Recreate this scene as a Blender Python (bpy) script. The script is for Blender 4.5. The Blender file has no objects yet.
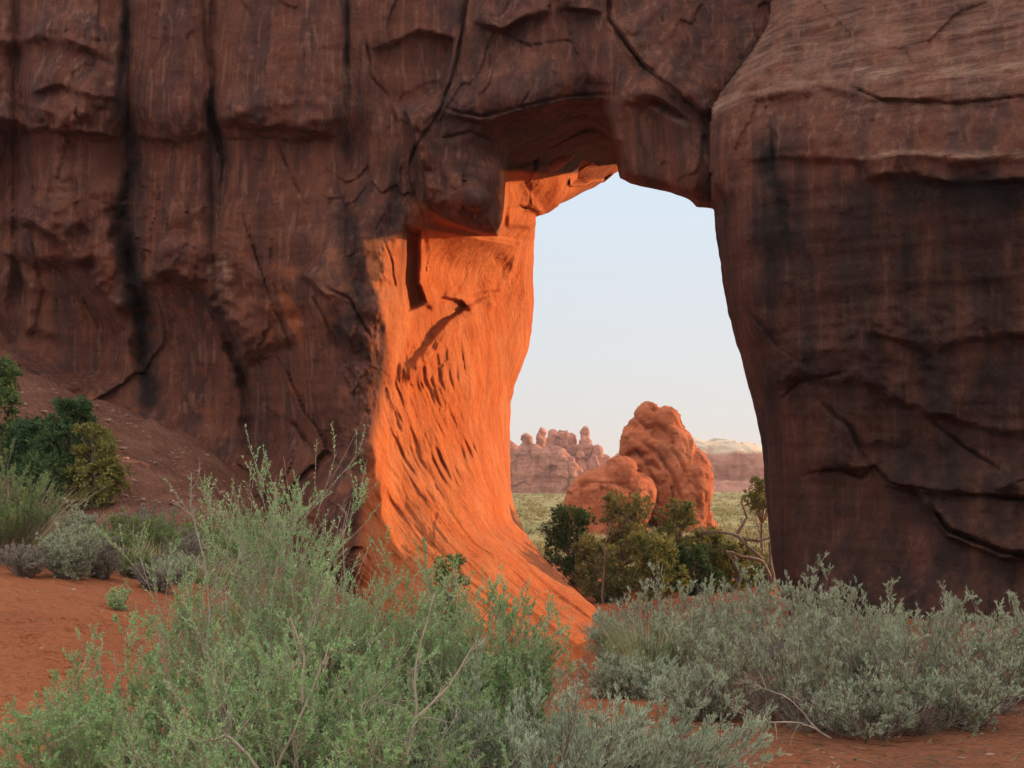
import bpy, bmesh, math
import numpy as np
from mathutils import Vector

# ------------------------------------------------------------------ camera
F = 1150.0                                    # focal length in pixels of a 1024 px wide frame
PITCH = math.atan((480 - 384) / F)
EYE = np.array([0.0, 0.0, 1.6])
S = bpy.context.scene
COL = S.collection
cam_d = bpy.data.cameras.new('camera')
cam_d.sensor_width = 36.0
cam_d.lens = F / 1024 * 36.0
cam_d.clip_end = 20000
cam = bpy.data.objects.new('camera', cam_d)
COL.objects.link(cam)
cam.location = EYE
cam.rotation_euler = (math.radians(90) + PITCH, 0, 0)
S.camera = cam

# ------------------------------------------------------------------ light
SUN_AZ = math.radians(17)                     # measured from +X (right) towards +Y (away)
SUN_EL = math.radians(7.5)
world = bpy.data.worlds.new('World')
S.world = world
world.use_nodes = True
wn = world.node_tree
wn.nodes.clear()
wo = wn.nodes.new('ShaderNodeOutputWorld')
wb = wn.nodes.new('ShaderNodeBackground')
sky = wn.nodes.new('ShaderNodeTexSky')
sky.sky_type = 'NISHITA'
sky.sun_disc = False
sky.sun_elevation = SUN_EL
sky.sun_rotation = math.radians(90) - SUN_AZ
sky.air_density = 1.0
sky.dust_density = 0.6
sky.ozone_density = 2.0
wmix = wn.nodes.new('ShaderNodeMixRGB')       # pale veil over the sky, made brighter overhead to fill the shade
wmix.blend_type = 'MIX'
wmix.inputs[0].default_value = 0.85
wramp = wn.nodes.new('ShaderNodeValToRGB')
wsep = wn.nodes.new('ShaderNodeSeparateXYZ')
wtc = wn.nodes.new('ShaderNodeTexCoord')
wn.links.new(wtc.outputs['Generated'], wsep.inputs[0])
wn.links.new(wsep.outputs[2], wramp.inputs[0])
e = wramp.color_ramp.elements
e[0].position = 0.0; e[0].color = (0.45, 0.415, 0.415, 1)
e[1].position = 0.6; e[1].color = (1.06, 1.07, 1.07, 1)  # unseen zenith, brightness added to light the shaded foreground
m = wramp.color_ramp.elements.new(0.12); m.color = (0.46, 0.462, 0.477, 1)
m = wramp.color_ramp.elements.new(0.26); m.color = (0.44, 0.50, 0.56, 1)
wmul = wn.nodes.new('ShaderNodeVectorMath'); wmul.operation = 'SCALE'
wmul.inputs[3].default_value = 8.8
wn.links.new(wramp.outputs[0], wmul.inputs[0])
wn.links.new(sky.outputs[0], wmix.inputs[1])
wn.links.new(wmul.outputs[0], wmix.inputs[2])
wn.links.new(wmix.outputs[0], wb.inputs[0])
wb.inputs[1].default_value = 0.10
wn.links.new(wb.outputs[0], wo.inputs[0])

sun_d = bpy.data.lights.new('sun', 'SUN')
sun_d.energy = 3.0
sun_d.angle = math.radians(0.6)
sun_d.color = (1.0, 0.60, 0.30)
sun = bpy.data.objects.new('sun', sun_d)
COL.objects.link(sun)
sd = Vector((math.cos(SUN_EL) * math.cos(SUN_AZ), math.cos(SUN_EL) * math.sin(SUN_AZ), math.sin(SUN_EL)))
sun.rotation_euler = sd.to_track_quat('Z', 'Y').to_euler()

S.view_settings.view_transform = 'Standard'
S.view_settings.look = 'None'
S.view_settings.gamma = 1
S.view_settings.exposure = 1.02
S.cycles.max_bounces = 6
S.cycles.diffuse_bounces = 4

# ------------------------------------------------------------------ projection helpers
CP, SP = math.cos(PITCH), math.sin(PITCH)


def unproj(u, v, Y):
    """pixel + distance ahead -> world point"""
    u = np.asarray(u, float); v = np.asarray(v, float); Y = np.asarray(Y, float)
    cx = (u - 512) / F; cy = (384 - v) / F
    ry = CP - SP * cy; rz = SP + CP * cy
    s = Y / ry
    return np.stack([EYE[0] + cx * s, EYE[1] + Y + 0 * cx, EYE[2] + rz * s], -1)


# ------------------------------------------------------------------ noise
def _hash(ix, iy, iz, seed):
    h = (ix.astype(np.uint32) * np.uint32(374761393) + iy.astype(np.uint32) * np.uint32(668265263)
         + iz.astype(np.uint32) * np.uint32(2147483647) + np.uint32((seed * 974711 + 12345) & 0xffffffff))
    h = (h ^ (h >> np.uint32(13))) * np.uint32(1274126177)
    h = (h ^ (h >> np.uint32(16))) * np.uint32(2246822519)
    return h ^ (h >> np.uint32(15))


def _h01(ix, iy, iz, seed):
    return _hash(ix, iy, iz, seed).astype(np.float64) / 4294967295.0


def vnoise(p, seed=0):
    """gradient noise, about -1..1"""
    i = np.floor(p).astype(np.int64); f = p - i
    w = f * f * f * (f * (f * 6 - 15) + 10)
    out = 0
    for dx in (0, 1):
        for dy in (0, 1):
            for dz in (0, 1):
                h = _hash(i[..., 0] + dx, i[..., 1] + dy, i[..., 2] + dz, seed)
                gx = (h & np.uint32(1023)).astype(float) / 511.5 - 1
                gy = ((h >> np.uint32(10)) & np.uint32(1023)).astype(float) / 511.5 - 1
                gz = ((h >> np.uint32(20)) & np.uint32(1023)).astype(float) / 511.5 - 1
                d = gx * (f[..., 0] - dx) + gy * (f[..., 1] - dy) + gz * (f[..., 2] - dz)
                ww = (w[..., 0] if dx else 1 - w[..., 0]) * (w[..., 1] if dy else 1 - w[..., 1]) * (w[..., 2] if dz else 1 - w[..., 2])
                out = out + d * ww
    return out * 1.3


def fbm(p, oct=4, seed=0, gain=0.5):
    a, s, t = 1.0, 0, 0
    for k in range(oct):
        s = s + a * vnoise(p * (2.03 ** k), seed + 17 * k); t += a; a *= gain
    return s / t


def ridged(p, oct=4, seed=0, gain=0.5):
    a, s, t = 1.0, 0, 0
    for k in range(oct):
        s = s + a * (1 - 2 * np.abs(vnoise(p * (2.03 ** k), seed + 17 * k))); t += a; a *= gain
    return s / t


def worley(p, seed=0):
    """F1, F2 and a 0..1 value and second value of the nearest cell"""
    i = np.floor(p).astype(np.int64); f = p - i
    n = p.shape[:-1]
    f1 = np.full(n, 9.0); f2 = np.full(n, 9.0); c = np.zeros(n); c2 = np.zeros(n)
    for dx in (-1, 0, 1):
        for dy in (-1, 0, 1):
            for dz in (-1, 0, 1):
                jx, jy, jz = i[..., 0] + dx, i[..., 1] + dy, i[..., 2] + dz
                h = _hash(jx, jy, jz, seed)
                rx = dx + (h & np.uint32(1023)).astype(float) / 1023 - f[..., 0]
                ry = dy + ((h >> np.uint32(10)) & np.uint32(1023)).astype(float) / 1023 - f[..., 1]
                rz = dz + ((h >> np.uint32(20)) & np.uint32(1023)).astype(float) / 1023 - f[..., 2]
                d = np.sqrt(rx * rx + ry * ry + rz * rz)
                v = _h01(jx, jy, jz, seed + 77)
                v2 = _h01(jx, jy, jz, seed + 177)
                near = d < f1
                f2 = np.where(near, f1, np.minimum(f2, d))
                c = np.where(near, v, c); c2 = np.where(near, v2, c2)
                f1 = np.where(near, d, f1)
    return f1, f2, c, c2


def facets(p, seed, tilt):
    """broken planes: every cell carries its own offset and slope"""
    i = np.floor(p).astype(np.int64); f = p - i
    n = p.shape[:-1]
    f1 = np.full(n, 9.0); f2 = np.full(n, 9.0); val = np.zeros(n)
    for dx in (-1, 0, 1):
        for dy in (-1, 0, 1):
            for dz in (-1, 0, 1):
                jx, jy, jz = i[..., 0] + dx, i[..., 1] + dy, i[..., 2] + dz
                h = _hash(jx, jy, jz, seed)
                rx = f[..., 0] - dx - (h & np.uint32(1023)).astype(float) / 1023
                ry = f[..., 1] - dy - ((h >> np.uint32(10)) & np.uint32(1023)).astype(float) / 1023
                rz = f[..., 2] - dz - ((h >> np.uint32(20)) & np.uint32(1023)).astype(float) / 1023
                d = np.sqrt(rx * rx + ry * ry + rz * rz)
                v = (_h01(jx, jy, jz, seed + 3) - 0.5) + tilt * ((_h01(jx, jy, jz, seed + 5) - 0.5) * rx + (_h01(jx, jy, jz, seed + 7) - 0.5) * rz)
                near = d < f1
                f2 = np.where(near, f1, np.minimum(f2, d))
                val = np.where(near, v, val)
                f1 = np.where(near, d, f1)
    return val, sstep(0.0, 0.07, f2 - f1)


def sstep(a, b, x):
    t = np.clip((x - a) / (b - a), 0, 1)
    return t * t * (3 - 2 * t)


# ------------------------------------------------------------------ 2D helpers in a plane of (u, v)
def dist_poly(u, v, pts, closed=False):
    """distance to a polyline, signed side (>0 = right hand side when walking along it in image space)"""
    best = np.full(u.shape, 1e9); side = np.zeros(u.shape); along = np.zeros(u.shape)
    pts = list(pts) + ([pts[0]] if closed else [])
    tot = 0
    for (x0, y0), (x1, y1) in zip(pts[:-1], pts[1:]):
        ex, ey = x1 - x0, y1 - y0
        L = math.hypot(ex, ey) + 1e-9
        t = np.clip(((u - x0) * ex + (v - y0) * ey) / (L * L), 0, 1)
        d = np.hypot(u - x0 - t * ex, v - y0 - t * ey)
        m = d < best
        best = np.where(m, d, best)
        side = np.where(m, ex * (v - y0) - ey * (u - x0), side)
        along = np.where(m, tot + t * L, along)
        tot += L
    return best, np.sign(side), along / tot


def in_poly(u, v, pts):
    r = np.zeros(u.shape, bool)
    n = len(pts)
    for k in range(n):
        x0, y0 = pts[k]; x1, y1 = pts[(k + 1) % n]
        if y0 == y1:
            continue
        c = ((y0 > v) != (y1 > v)) & (u < (x1 - x0) * (v - y0) / (y1 - y0) + x0)
        r ^= c
    return r


def nearest_on(u, v, pts):
    best = np.full(u.shape, 1e9); bu = u.copy(); bv = v.copy()
    n = len(pts)
    for k in range(n):
        x0, y0 = pts[k]; x1, y1 = pts[(k + 1) % n]
        ex, ey = x1 - x0, y1 - y0
        t = np.clip(((u - x0) * ex + (v - y0) * ey) / (ex * ex + ey * ey + 1e-9), 0, 1)
        qx, qy = x0 + t * ex, y0 + t * ey
        d = np.hypot(u - qx, v - qy)
        m = d < best
        best = np.where(m, d, best); bu = np.where(m, qx, bu); bv = np.where(m, qy, bv)
    return best, bu, bv


def rbf(ctrl, vals, c):
    P = np.asarray(ctrl, float); V = np.asarray(vals, float)
    n = len(P)
    d = np.sqrt(((P[:, None] - P[None]) ** 2).sum(-1) + c * c)
    A = np.zeros((n + 3, n + 3)); A[:n, :n] = d; A[:n, n] = 1; A[:n, n + 1:] = P; A[n, :n] = 1; A[n + 1:, :n] = P.T
    w = np.linalg.solve(A, np.concatenate([V, [0, 0, 0]]))

    def f(x, y):
        out = w[n] + w[n + 1] * x + w[n + 2] * y
        for k in range(n):
            out = out + w[k] * np.sqrt((x - P[k, 0]) ** 2 + (y - P[k, 1]) ** 2 + c * c)
        return out
    return f


# ------------------------------------------------------------------ mesh helpers
def mesh_np(name, verts, faces, mats, smooth=True, attrs=None, mat_idx=None):
    """faces: (n,4) or (n,3) int array"""
    me = bpy.data.meshes.new(name)
    verts = np.ascontiguousarray(verts, np.float32); faces = np.ascontiguousarray(faces, np.int32)
    nf, k = faces.shape
    me.vertices.add(len(verts)); me.vertices.foreach_set('co', verts.ravel())
    me.loops.add(nf * k); me.loops.foreach_set('vertex_index', faces.ravel())
    me.polygons.add(nf)
    me.polygons.foreach_set('loop_start', np.arange(0, nf * k, k, dtype=np.int32))
    me.polygons.foreach_set('loop_total', np.full(nf, k, np.int32))
    me.update(calc_edges=True)
    me.polygons.foreach_set('use_smooth', np.full(nf, smooth, bool))
    for mt in (mats if isinstance(mats, (list, tuple)) else [mats]):
        me.materials.append(mt)
    if mat_idx is not None:
        me.polygons.foreach_set('material_index', np.asarray(mat_idx, np.int32))
    for an, av in (attrs or {}).items():
        a = me.attributes.new(an, 'FLOAT', 'POINT')
        a.data.foreach_set('value', np.ascontiguousarray(av, np.float32))
    return me


def link(name, me, parent=None):
    o = bpy.data.objects.new(name, me)
    COL.objects.link(o)
    if parent is not None:
        o.parent = parent
    return o


def tag(o, label=None, cat=None, group=None, kind=None):
    if label: o['label'] = label
    if cat: o['category'] = cat
    if group: o['group'] = group
    if kind: o['kind'] = kind
    return o


def thing(name, loc, label, cat, group=None):
    o = bpy.data.objects.new(name, None)
    COL.objects.link(o)
    o.location = loc
    o.empty_display_size = 0.2
    return tag(o, label, cat, group)


# ------------------------------------------------------------------ materials
class NT:
    def __init__(self, name):
        self.m = bpy.data.materials.new(name)
        self.m.use_nodes = True
        self.t = self.m.node_tree
        self.b = self.t.nodes['Principled BSDF']
        self.out = self.t.nodes['Material Output']

    def n(self, typ, **kw):
        x = self.t.nodes.new(typ)
        for k, v in kw.items():
            setattr(x, k, v)
        return x

    def l(self, a, b):
        self.t.links.new(a, b)

    def val(self, sock, v):
        if hasattr(v, 'is_output'):
            self.l(v, sock)
        else:
            sock.default_value = v

    def pos(self, scale):
        g = self.n('ShaderNodeNewGeometry')
        mp = self.n('ShaderNodeMapping')
        self.l(g.outputs['Position'], mp.inputs[0])
        mp.inputs['Scale'].default_value = scale
        return mp.outputs[0]

    def noise(self, vec, scale=1.0, detail=6, rough=0.6, dist=0.0):
        x = self.n('ShaderNodeTexNoise')
        self.l(vec, x.inputs['Vector'])
        x.inputs['Scale'].default_value = scale; x.inputs['Detail'].default_value = detail
        x.inputs['Roughness'].default_value = rough; x.inputs['Distortion'].default_value = dist
        return x.outputs[0]

    def ramp(self, fac, stops, interp='LINEAR'):
        r = self.n('ShaderNodeValToRGB')
        self.l(fac, r.inputs[0])
        r.color_ramp.interpolation = interp
        el = r.color_ramp.elements
        while len(el) < len(stops):
            el.new(0.5)
        for q, (p, c) in zip(el, stops):
            q.position = p
            q.color = (c, c, c, 1) if isinstance(c, (int, float)) else (*c, 1)
        return r.outputs[0]

    def mix(self, fac, a, b, mode='MIX'):
        x = self.n('ShaderNodeMixRGB', blend_type=mode)
        self.val(x.inputs[0], fac)
        for s, v in ((x.inputs[1], a), (x.inputs[2], b)):
            if hasattr(v, 'is_output'):
                self.l(v, s)
            else:
                s.default_value = (*v, 1)
        return x.outputs[0]

    def math(self, op, a, b=0.5, clamp=False):
        x = self.n('ShaderNodeMath', operation=op, use_clamp=clamp)
        self.val(x.inputs[0], a); self.val(x.inputs[1], b)
        return x.outputs[0]

    def attr(self, name):
        a = self.n('ShaderNodeAttribute', attribute_name=name)
        return a.outputs['Fac']

    def bump(self, h, strength, dist, prev=None):
        x = self.n('ShaderNodeBump')
        x.inputs['Strength'].default_value = strength; x.inputs['Distance'].default_value = dist
        self.l(h, x.inputs['Height'])
        if prev is not None:
            self.l(prev, x.inputs['Normal'])
        return x.outputs[0]

    def done(self, col, rough=0.9, normal=None, spec=0.2):
        self.val(self.b.inputs['Base Color'], col if hasattr(col, 'is_output') else (*col, 1))
        self.b.inputs['Roughness'].default_value = rough
        self.b.inputs['Specular IOR Level'].default_value = spec
        if normal is not None:
            self.l(normal, self.b.inputs['Normal'])
        return self.m


def mat_cliff():
    t = NT('desert_sandstone')
    streak = t.noise(t.pos((1.3, 1.3, 0.07)), 1.0, 7, 0.62, 0.4)
    fine = t.noise(t.pos((5.0, 5.0, 0.35)), 1.0, 5, 0.6, 0.3)
    blot = t.noise(t.pos((0.45, 0.45, 0.38)), 1.0, 7, 0.62, 0.6)
    strata = t.noise(t.pos((0.12, 0.12, 2.6)), 1.0, 6, 0.6, 0.35)
    grain = t.noise(t.pos((9, 9, 9)), 1.0, 6, 0.65)
    base = t.ramp(blot, [(0.30, (0.105, 0.032, 0.020)), (0.50, (0.165, 0.052, 0.030)), (0.70, (0.225, 0.082, 0.050))])
    base = t.mix(t.ramp(strata, [(0.42, 0.0), (0.62, 0.55)]), base, (0.21, 0.068, 0.038))
    var = t.attr('varnish'); fresh = t.attr('fresh'); pale = t.attr('pale')
    # desert varnish: dark manganese streaks running down exposed faces
    s1 = t.ramp(streak, [(0.44, 0.0), (0.60, 1.0)])
    s2 = t.ramp(fine, [(0.45, 0.0), (0.68, 1.0)])
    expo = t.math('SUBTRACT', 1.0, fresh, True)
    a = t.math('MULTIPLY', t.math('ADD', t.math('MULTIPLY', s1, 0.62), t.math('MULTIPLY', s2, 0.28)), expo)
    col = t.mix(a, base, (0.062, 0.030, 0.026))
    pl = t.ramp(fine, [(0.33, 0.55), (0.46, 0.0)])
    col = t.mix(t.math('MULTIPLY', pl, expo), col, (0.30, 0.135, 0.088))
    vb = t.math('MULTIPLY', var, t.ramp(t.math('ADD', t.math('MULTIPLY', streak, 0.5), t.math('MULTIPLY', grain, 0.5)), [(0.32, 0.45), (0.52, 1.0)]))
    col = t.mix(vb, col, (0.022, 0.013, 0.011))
    pb = t.math('MULTIPLY', pale, t.ramp(t.noise(t.pos((0.8, 0.8, 5)), 1.0, 7, 0.7, 0.3), [(0.38, 0.0), (0.62, 1.0)]))
    col = t.mix(pb, col, (0.42, 0.235, 0.16))
    # cleaner spalled rock, with the orange of the sunlit face put into its colour
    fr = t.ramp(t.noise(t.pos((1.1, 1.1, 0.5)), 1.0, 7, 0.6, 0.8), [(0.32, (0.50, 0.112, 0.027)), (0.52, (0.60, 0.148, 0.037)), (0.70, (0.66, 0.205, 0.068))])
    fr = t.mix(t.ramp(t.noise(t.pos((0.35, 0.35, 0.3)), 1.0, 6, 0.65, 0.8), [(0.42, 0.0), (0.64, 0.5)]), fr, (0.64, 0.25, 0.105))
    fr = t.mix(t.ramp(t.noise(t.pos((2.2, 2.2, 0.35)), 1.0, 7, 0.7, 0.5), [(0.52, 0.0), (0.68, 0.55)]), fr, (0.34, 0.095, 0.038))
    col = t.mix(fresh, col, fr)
    col = t.mix(0.35, col, t.ramp(grain, [(0.3, 0.35), (0.7, 1.0)]), 'MULTIPLY')
    n1 = t.bump(t.noise(t.pos((1.6, 1.6, 0.8)), 1.0, 9, 0.68, 0.3), 0.9, 0.30)
    n2 = t.bump(t.noise(t.pos((0.5, 0.5, 7.0)), 1.0, 6, 0.62, 0.4), 0.22, 0.05, n1)
    n3 = t.bump(grain, 0.5, 0.035, n2)
    return t.done(col, 0.92, n3)


def mat_rock(name, c0, c1, c2, scale, bump_d, top=None, sm=0.45):
    t = NT(name)
    blot = t.noise(t.pos((0.9 * scale, 0.9 * scale, 0.9 * scale)), 1.0, 7, 0.65, 0.5)
    strata = t.noise(t.pos((0.15 * scale, 0.15 * scale, 3.5 * scale)), 1.0, 6, 0.6, 0.5)
    f = t.math('ADD', t.math('MULTIPLY', blot, 1 - sm), t.math('MULTIPLY', strata, sm))
    col = t.ramp(f, [(0.36, c0), (0.5, c1), (0.63, c2)])
    col = t.mix(t.ramp(t.noise(t.pos((1.6 * scale, 1.6 * scale, 0.5 * scale)), 1.0, 7, 0.7, 0.6), [(0.50, 0.0), (0.66, 0.6)]), col, tuple(0.45 * q for q in c0))
    if top:
        col = t.mix(t.attr('pale'), col, top)
    n1 = t.bump(t.noise(t.pos((1.2 * scale,) * 3), 1.0, 9, 0.7, 0.3), 0.95, bump_d)
    n2 = t.bump(strata, 0.5, bump_d * 0.7, n1)
    return t.done(col, 0.92, n2)


def mat_ground():
    t = NT('red_sand')
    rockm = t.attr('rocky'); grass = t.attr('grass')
    big = t.noise(t.pos((0.5, 0.5, 0.5)), 1.0, 6, 0.6)
    mid = t.noise(t.pos((3.2, 3.2, 3.2)), 1.0, 6, 0.62)
    fine = t.noise(t.pos((28, 28, 28)), 1.0, 4, 0.7)
    sand = t.ramp(big, [(0.3, (0.27, 0.080, 0.032)), (0.55, (0.325, 0.102, 0.042)), (0.75, (0.37, 0.127, 0.056))])
    sand = t.mix(t.ramp(mid, [(0.56, 0.0), (0.74, 0.45)]), sand, (0.30, 0.105, 0.05))
    # small litter and grit on the sand
    vor = t.n('ShaderNodeTexVoronoi')
    t.l(t.pos((9, 9, 9)), vor.inputs['Vector'])
    vor.inputs['Scale'].default_value = 1.0
    speck = t.math('MULTIPLY', t.ramp(vor.outputs['Distance'], [(0.10, 1.0), (0.2, 0.0)]), t.ramp(mid, [(0.45, 0.0), (0.6, 0.8)]))
    sand = t.mix(speck, sand, (0.20, 0.095, 0.06))
    sand = t.mix(t.math('MULTIPLY', t.attr('litter'), t.ramp(t.noise(t.pos((7, 7, 7)), 1.0, 6, 0.7), [(0.3, 0.55), (0.6, 1.0)])), sand, (0.165, 0.066, 0.036))  # litter tint, which also carries the shade of the right bank
    rock = t.ramp(t.noise(t.pos((0.9, 0.9, 0.9)), 1.0, 8, 0.65, 0.5), [(0.32, (0.15, 0.058, 0.038)), (0.52, (0.215, 0.088, 0.056)), (0.72, (0.28, 0.13, 0.09))])
    v2 = t.n('ShaderNodeTexVoronoi')
    t.l(t.pos((3.0, 3.0, 3.0)), v2.inputs['Vector'])
    v2.inputs['Scale'].default_value = 1.0
    peb = t.math('MULTIPLY', t.ramp(v2.outputs['Distance'], [(0.14, 1.0), (0.22, 0.0)]), t.ramp(t.noise(t.pos((0.6, 0.6, 0.6)), 1.0, 5, 0.6), [(0.50, 0.0), (0.62, 0.8)]))
    rock = t.mix(peb, rock, (0.42, 0.30, 0.25))
    col = t.mix(rockm, sand, rock)
    g = t.ramp(t.noise(t.pos((0.16, 0.10, 0.1)), 1.0, 8, 0.68, 0.4), [(0.34, (0.13, 0.115, 0.05)), (0.47, (0.24, 0.195, 0.08)), (0.58, (0.33, 0.26, 0.11)), (0.70, (0.36, 0.22, 0.12))])
    col = t.mix(grass, col, g)
    rip = t.n('ShaderNodeTexWave', wave_type='BANDS', bands_direction='DIAGONAL')
    t.l(t.pos((2.2, 3.4, 1)), rip.inputs['Vector'])
    rip.inputs['Scale'].default_value = 1.0; rip.inputs['Distortion'].default_value = 9.0; rip.inputs['Detail'].default_value = 4; rip.inputs['Detail Scale'].default_value = 1.4
    n0 = t.bump(rip.outputs['Fac'], 0.5, 0.06)
    n1 = t.bump(mid, 0.9, 0.16, n0)
    n2 = t.bump(fine, 0.5, 0.012, n1)
    n3 = t.bump(t.noise(t.pos((9, 9, 9)), 1.0, 5, 0.65), 0.9, 0.05, n2)
    return t.done(col, 0.95, n3, 0.1)


def mat_leaf(name, dark, mid, light, dry=None, transl=0.42, vary=(0.30, 0.25, 0.12)):
    t = NT(name)
    g = t.n('ShaderNodeNewGeometry')
    rnd = g.outputs['Random Per Island']
    stops = [(0.0, dark), (0.5, mid), (0.9, light)]
    if dry:
        stops.append((0.955, dry))
    col = t.ramp(rnd, stops)
    oi = t.n('ShaderNodeObjectInfo')
    col = t.mix(t.ramp(oi.outputs['Random'], [(0.0, 0.0), (1.0, 0.30)]), col, vary)
    cl = t.noise(t.pos((3.2, 3.2, 3.2)), 1.0, 3, 0.5)
    col = t.mix(0.7, col, t.ramp(cl, [(0.35, 0.62), (0.65, 1.0)]), 'MULTIPLY')
    t.done(col, 0.75, None, 0.25)
    tr = t.n('ShaderNodeBsdfTranslucent')
    t.l(col, tr.inputs[0])
    mx = t.n('ShaderNodeMixShader')
    mx.inputs[0].default_value = transl
    t.l(t.b.outputs[0], mx.inputs[1]); t.l(tr.outputs[0], mx.inputs[2])
    t.l(mx.outputs[0], t.out.inputs[0])
    return t.m


def mat_wood(name, a, b):
    t = NT(name)
    col = t.ramp(t.noise(t.pos((14, 14, 5)), 1.0, 5, 0.65, 0.5), [(0.3, a), (0.7, b)])
    return t.done(col, 0.9, t.bump(t.noise(t.pos((50, 50, 12)), 1.0, 4, 0.6), 0.6, 0.01), 0.15)


M = dict(
    cliff=mat_cliff(),
    knob=mat_rock('salmon_sandstone', (0.33, 0.080, 0.033), (0.46, 0.122, 0.050), (0.55, 0.170, 0.075), 0.35, 0.6, None, 0.2),
    fin=mat_rock('pink_sandstone', (0.34, 0.135, 0.09), (0.44, 0.175, 0.115), (0.52, 0.23, 0.155), 0.12, 1.4),
    mesa=mat_rock('capped_sandstone', (0.30, 0.125, 0.085), (0.40, 0.165, 0.11), (0.46, 0.21, 0.145), 0.10, 1.4, (0.55, 0.41, 0.29)),
    ground=mat_ground(),
    saltbush=mat_leaf('saltbush_leaf', (0.22, 0.37, 0.14), (0.40, 0.60, 0.25), (0.60, 0.74, 0.38), (0.70, 0.52, 0.28), 0.45, (0.42, 0.50, 0.18)),
    sage=mat_leaf('sagebrush_leaf', (0.30, 0.335, 0.215), (0.50, 0.545, 0.37), (0.68, 0.73, 0.52), (0.62, 0.50, 0.30), 0.42, (0.46, 0.44, 0.24)),
    sandsage=mat_leaf('sand_sage_leaf', (0.32, 0.38, 0.25), (0.50, 0.585, 0.40), (0.68, 0.74, 0.54), (0.60, 0.50, 0.30), 0.42, (0.5, 0.5, 0.3)),
    green=mat_leaf('rabbitbrush_leaf', (0.145, 0.217, 0.072), (0.246, 0.341, 0.116), (0.392, 0.464, 0.174), (0.609, 0.522, 0.174)),
    litter=mat_leaf('fallen_litter', (0.10, 0.055, 0.035), (0.20, 0.12, 0.08), (0.34, 0.24, 0.16)),
    stone=mat_rock('loose_stone', (0.20, 0.10, 0.07), (0.32, 0.19, 0.14), (0.46, 0.34, 0.28), 2.0, 0.02),
    scrub=mat_leaf('plain_scrub_leaf', (0.15, 0.13, 0.055), (0.25, 0.205, 0.085), (0.34, 0.27, 0.12)),
    dry=mat_leaf('dry_grass_blade', (0.319, 0.232, 0.131), (0.522, 0.392, 0.232), (0.725, 0.580, 0.377)),
    grey=mat_leaf('grey_brush_leaf', (0.246, 0.196, 0.160), (0.392, 0.326, 0.268), (0.536, 0.464, 0.377), (0.435, 0.478, 0.290)),
    juniper=mat_leaf('juniper_needle', (0.04, 0.085, 0.034), (0.075, 0.14, 0.05), (0.125, 0.19, 0.065), None, 0.2, (0.12, 0.16, 0.04)),
    juniper_y=mat_leaf('yellowing_juniper_needle', (0.16, 0.15, 0.035), (0.32, 0.275, 0.06), (0.44, 0.37, 0.09), None, 0.25),
    juniper_m=mat_leaf('pinyon_needle', (0.12, 0.14, 0.04), (0.23, 0.25, 0.07), (0.38, 0.36, 0.10), None, 0.25),
    bark=mat_wood('grey_bark', (0.16, 0.115, 0.09), (0.32, 0.24, 0.19)),
    twig=mat_wood('pale_dry_twig', (0.30, 0.215, 0.155), (0.52, 0.41, 0.31)),
    darktwig=mat_wood('brown_twig', (0.13, 0.085, 0.065), (0.27, 0.19, 0.145)),
)

# ------------------------------------------------------------------ terrain height
TC = [  # pixel x, pixel y, distance ahead of a ground point
    (-200, 700, 8.0), (0, 768, 6.5), (512, 790, 6.2), (1024, 768, 6.4), (1300, 768, 6.4),
    (0, 640, 9.6), (0, 582, 13.5), (150, 640, 9.8), (110, 592, 14), (60, 548, 19), (190, 585, 17), (60, 522, 27), (-150, 480, 27),
    (-40, 352, 37), (0, 366, 37), (0, 432, 32), (100, 405, 37), (200, 445, 37.3), (255, 497, 36.5), (320, 570, 34.6), (120, 455, 32), (180, 482, 32), (250, 530, 31), (150, 505, 28), (220, 550, 25),
    (1024, 712, 8.0), (900, 712, 8.0), (1040, 660, 12), (800, 668, 11.5), (650, 700, 9),
    (800, 622, 27), (1000, 632, 25), (1200, 640, 22), (700, 598, 38), (612, 654, 32), (560, 672, 31), (500, 695, 26), (560, 600, 43), (700, 575, 52),
    (400, 640, 20), (512, 700, 13), (600, 684, 16), (380, 615, 31),
]
tp = np.array([unproj(u, v, Y) for u, v, Y in TC])
ex_xy = [(-6, -6), (0, -6), (6, -6), (0, 3), (-4, 3), (4, 3), (-30, 10), (30, 8), (40, 30), (-45, 40), (-20, 62), (10, 70), (45, 60), (-10, 48)]
ex_z = [0.1, 0, 0, 0, 0.05, 0, 3.0, 0.2, -1.2, 7.0, 1.0, -3.0, -2.6, 0.5]
_tz = rbf(np.concatenate([tp[:, :2], np.array(ex_xy, float)]), np.concatenate([tp[:, 2], ex_z]), 1.2)


def ground_z(x, y):
    x = np.asarray(x, float); y = np.asarray(y, float)
    near = _tz(np.clip(x, -50, 50), np.clip(y, -20, 75))
    far = -3.0 + 0.004 * np.maximum(y - 150, 0) * 0
    w = sstep(45, 75, np.maximum(np.abs(x), np.abs(y) - 3))
    z = near * (1 - w) + far * w
    p = np.stack([x, y, 0 * x], -1)
    z = z + 0.05 * fbm(p * 0.55, 3, 5) + 0.018 * fbm(p * 2.6, 3, 9) + w * 0.8 * fbm(p * 0.02, 3, 11)
    return z


def G(u, Y, lift=0.0):
    """a ground point below pixel column u at distance Y"""
    x = (u - 512) / F * Y * 1.0
    return np.array([x, Y, float(ground_z(np.array([x]), np.array([Y]))[0]) + lift])


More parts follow.
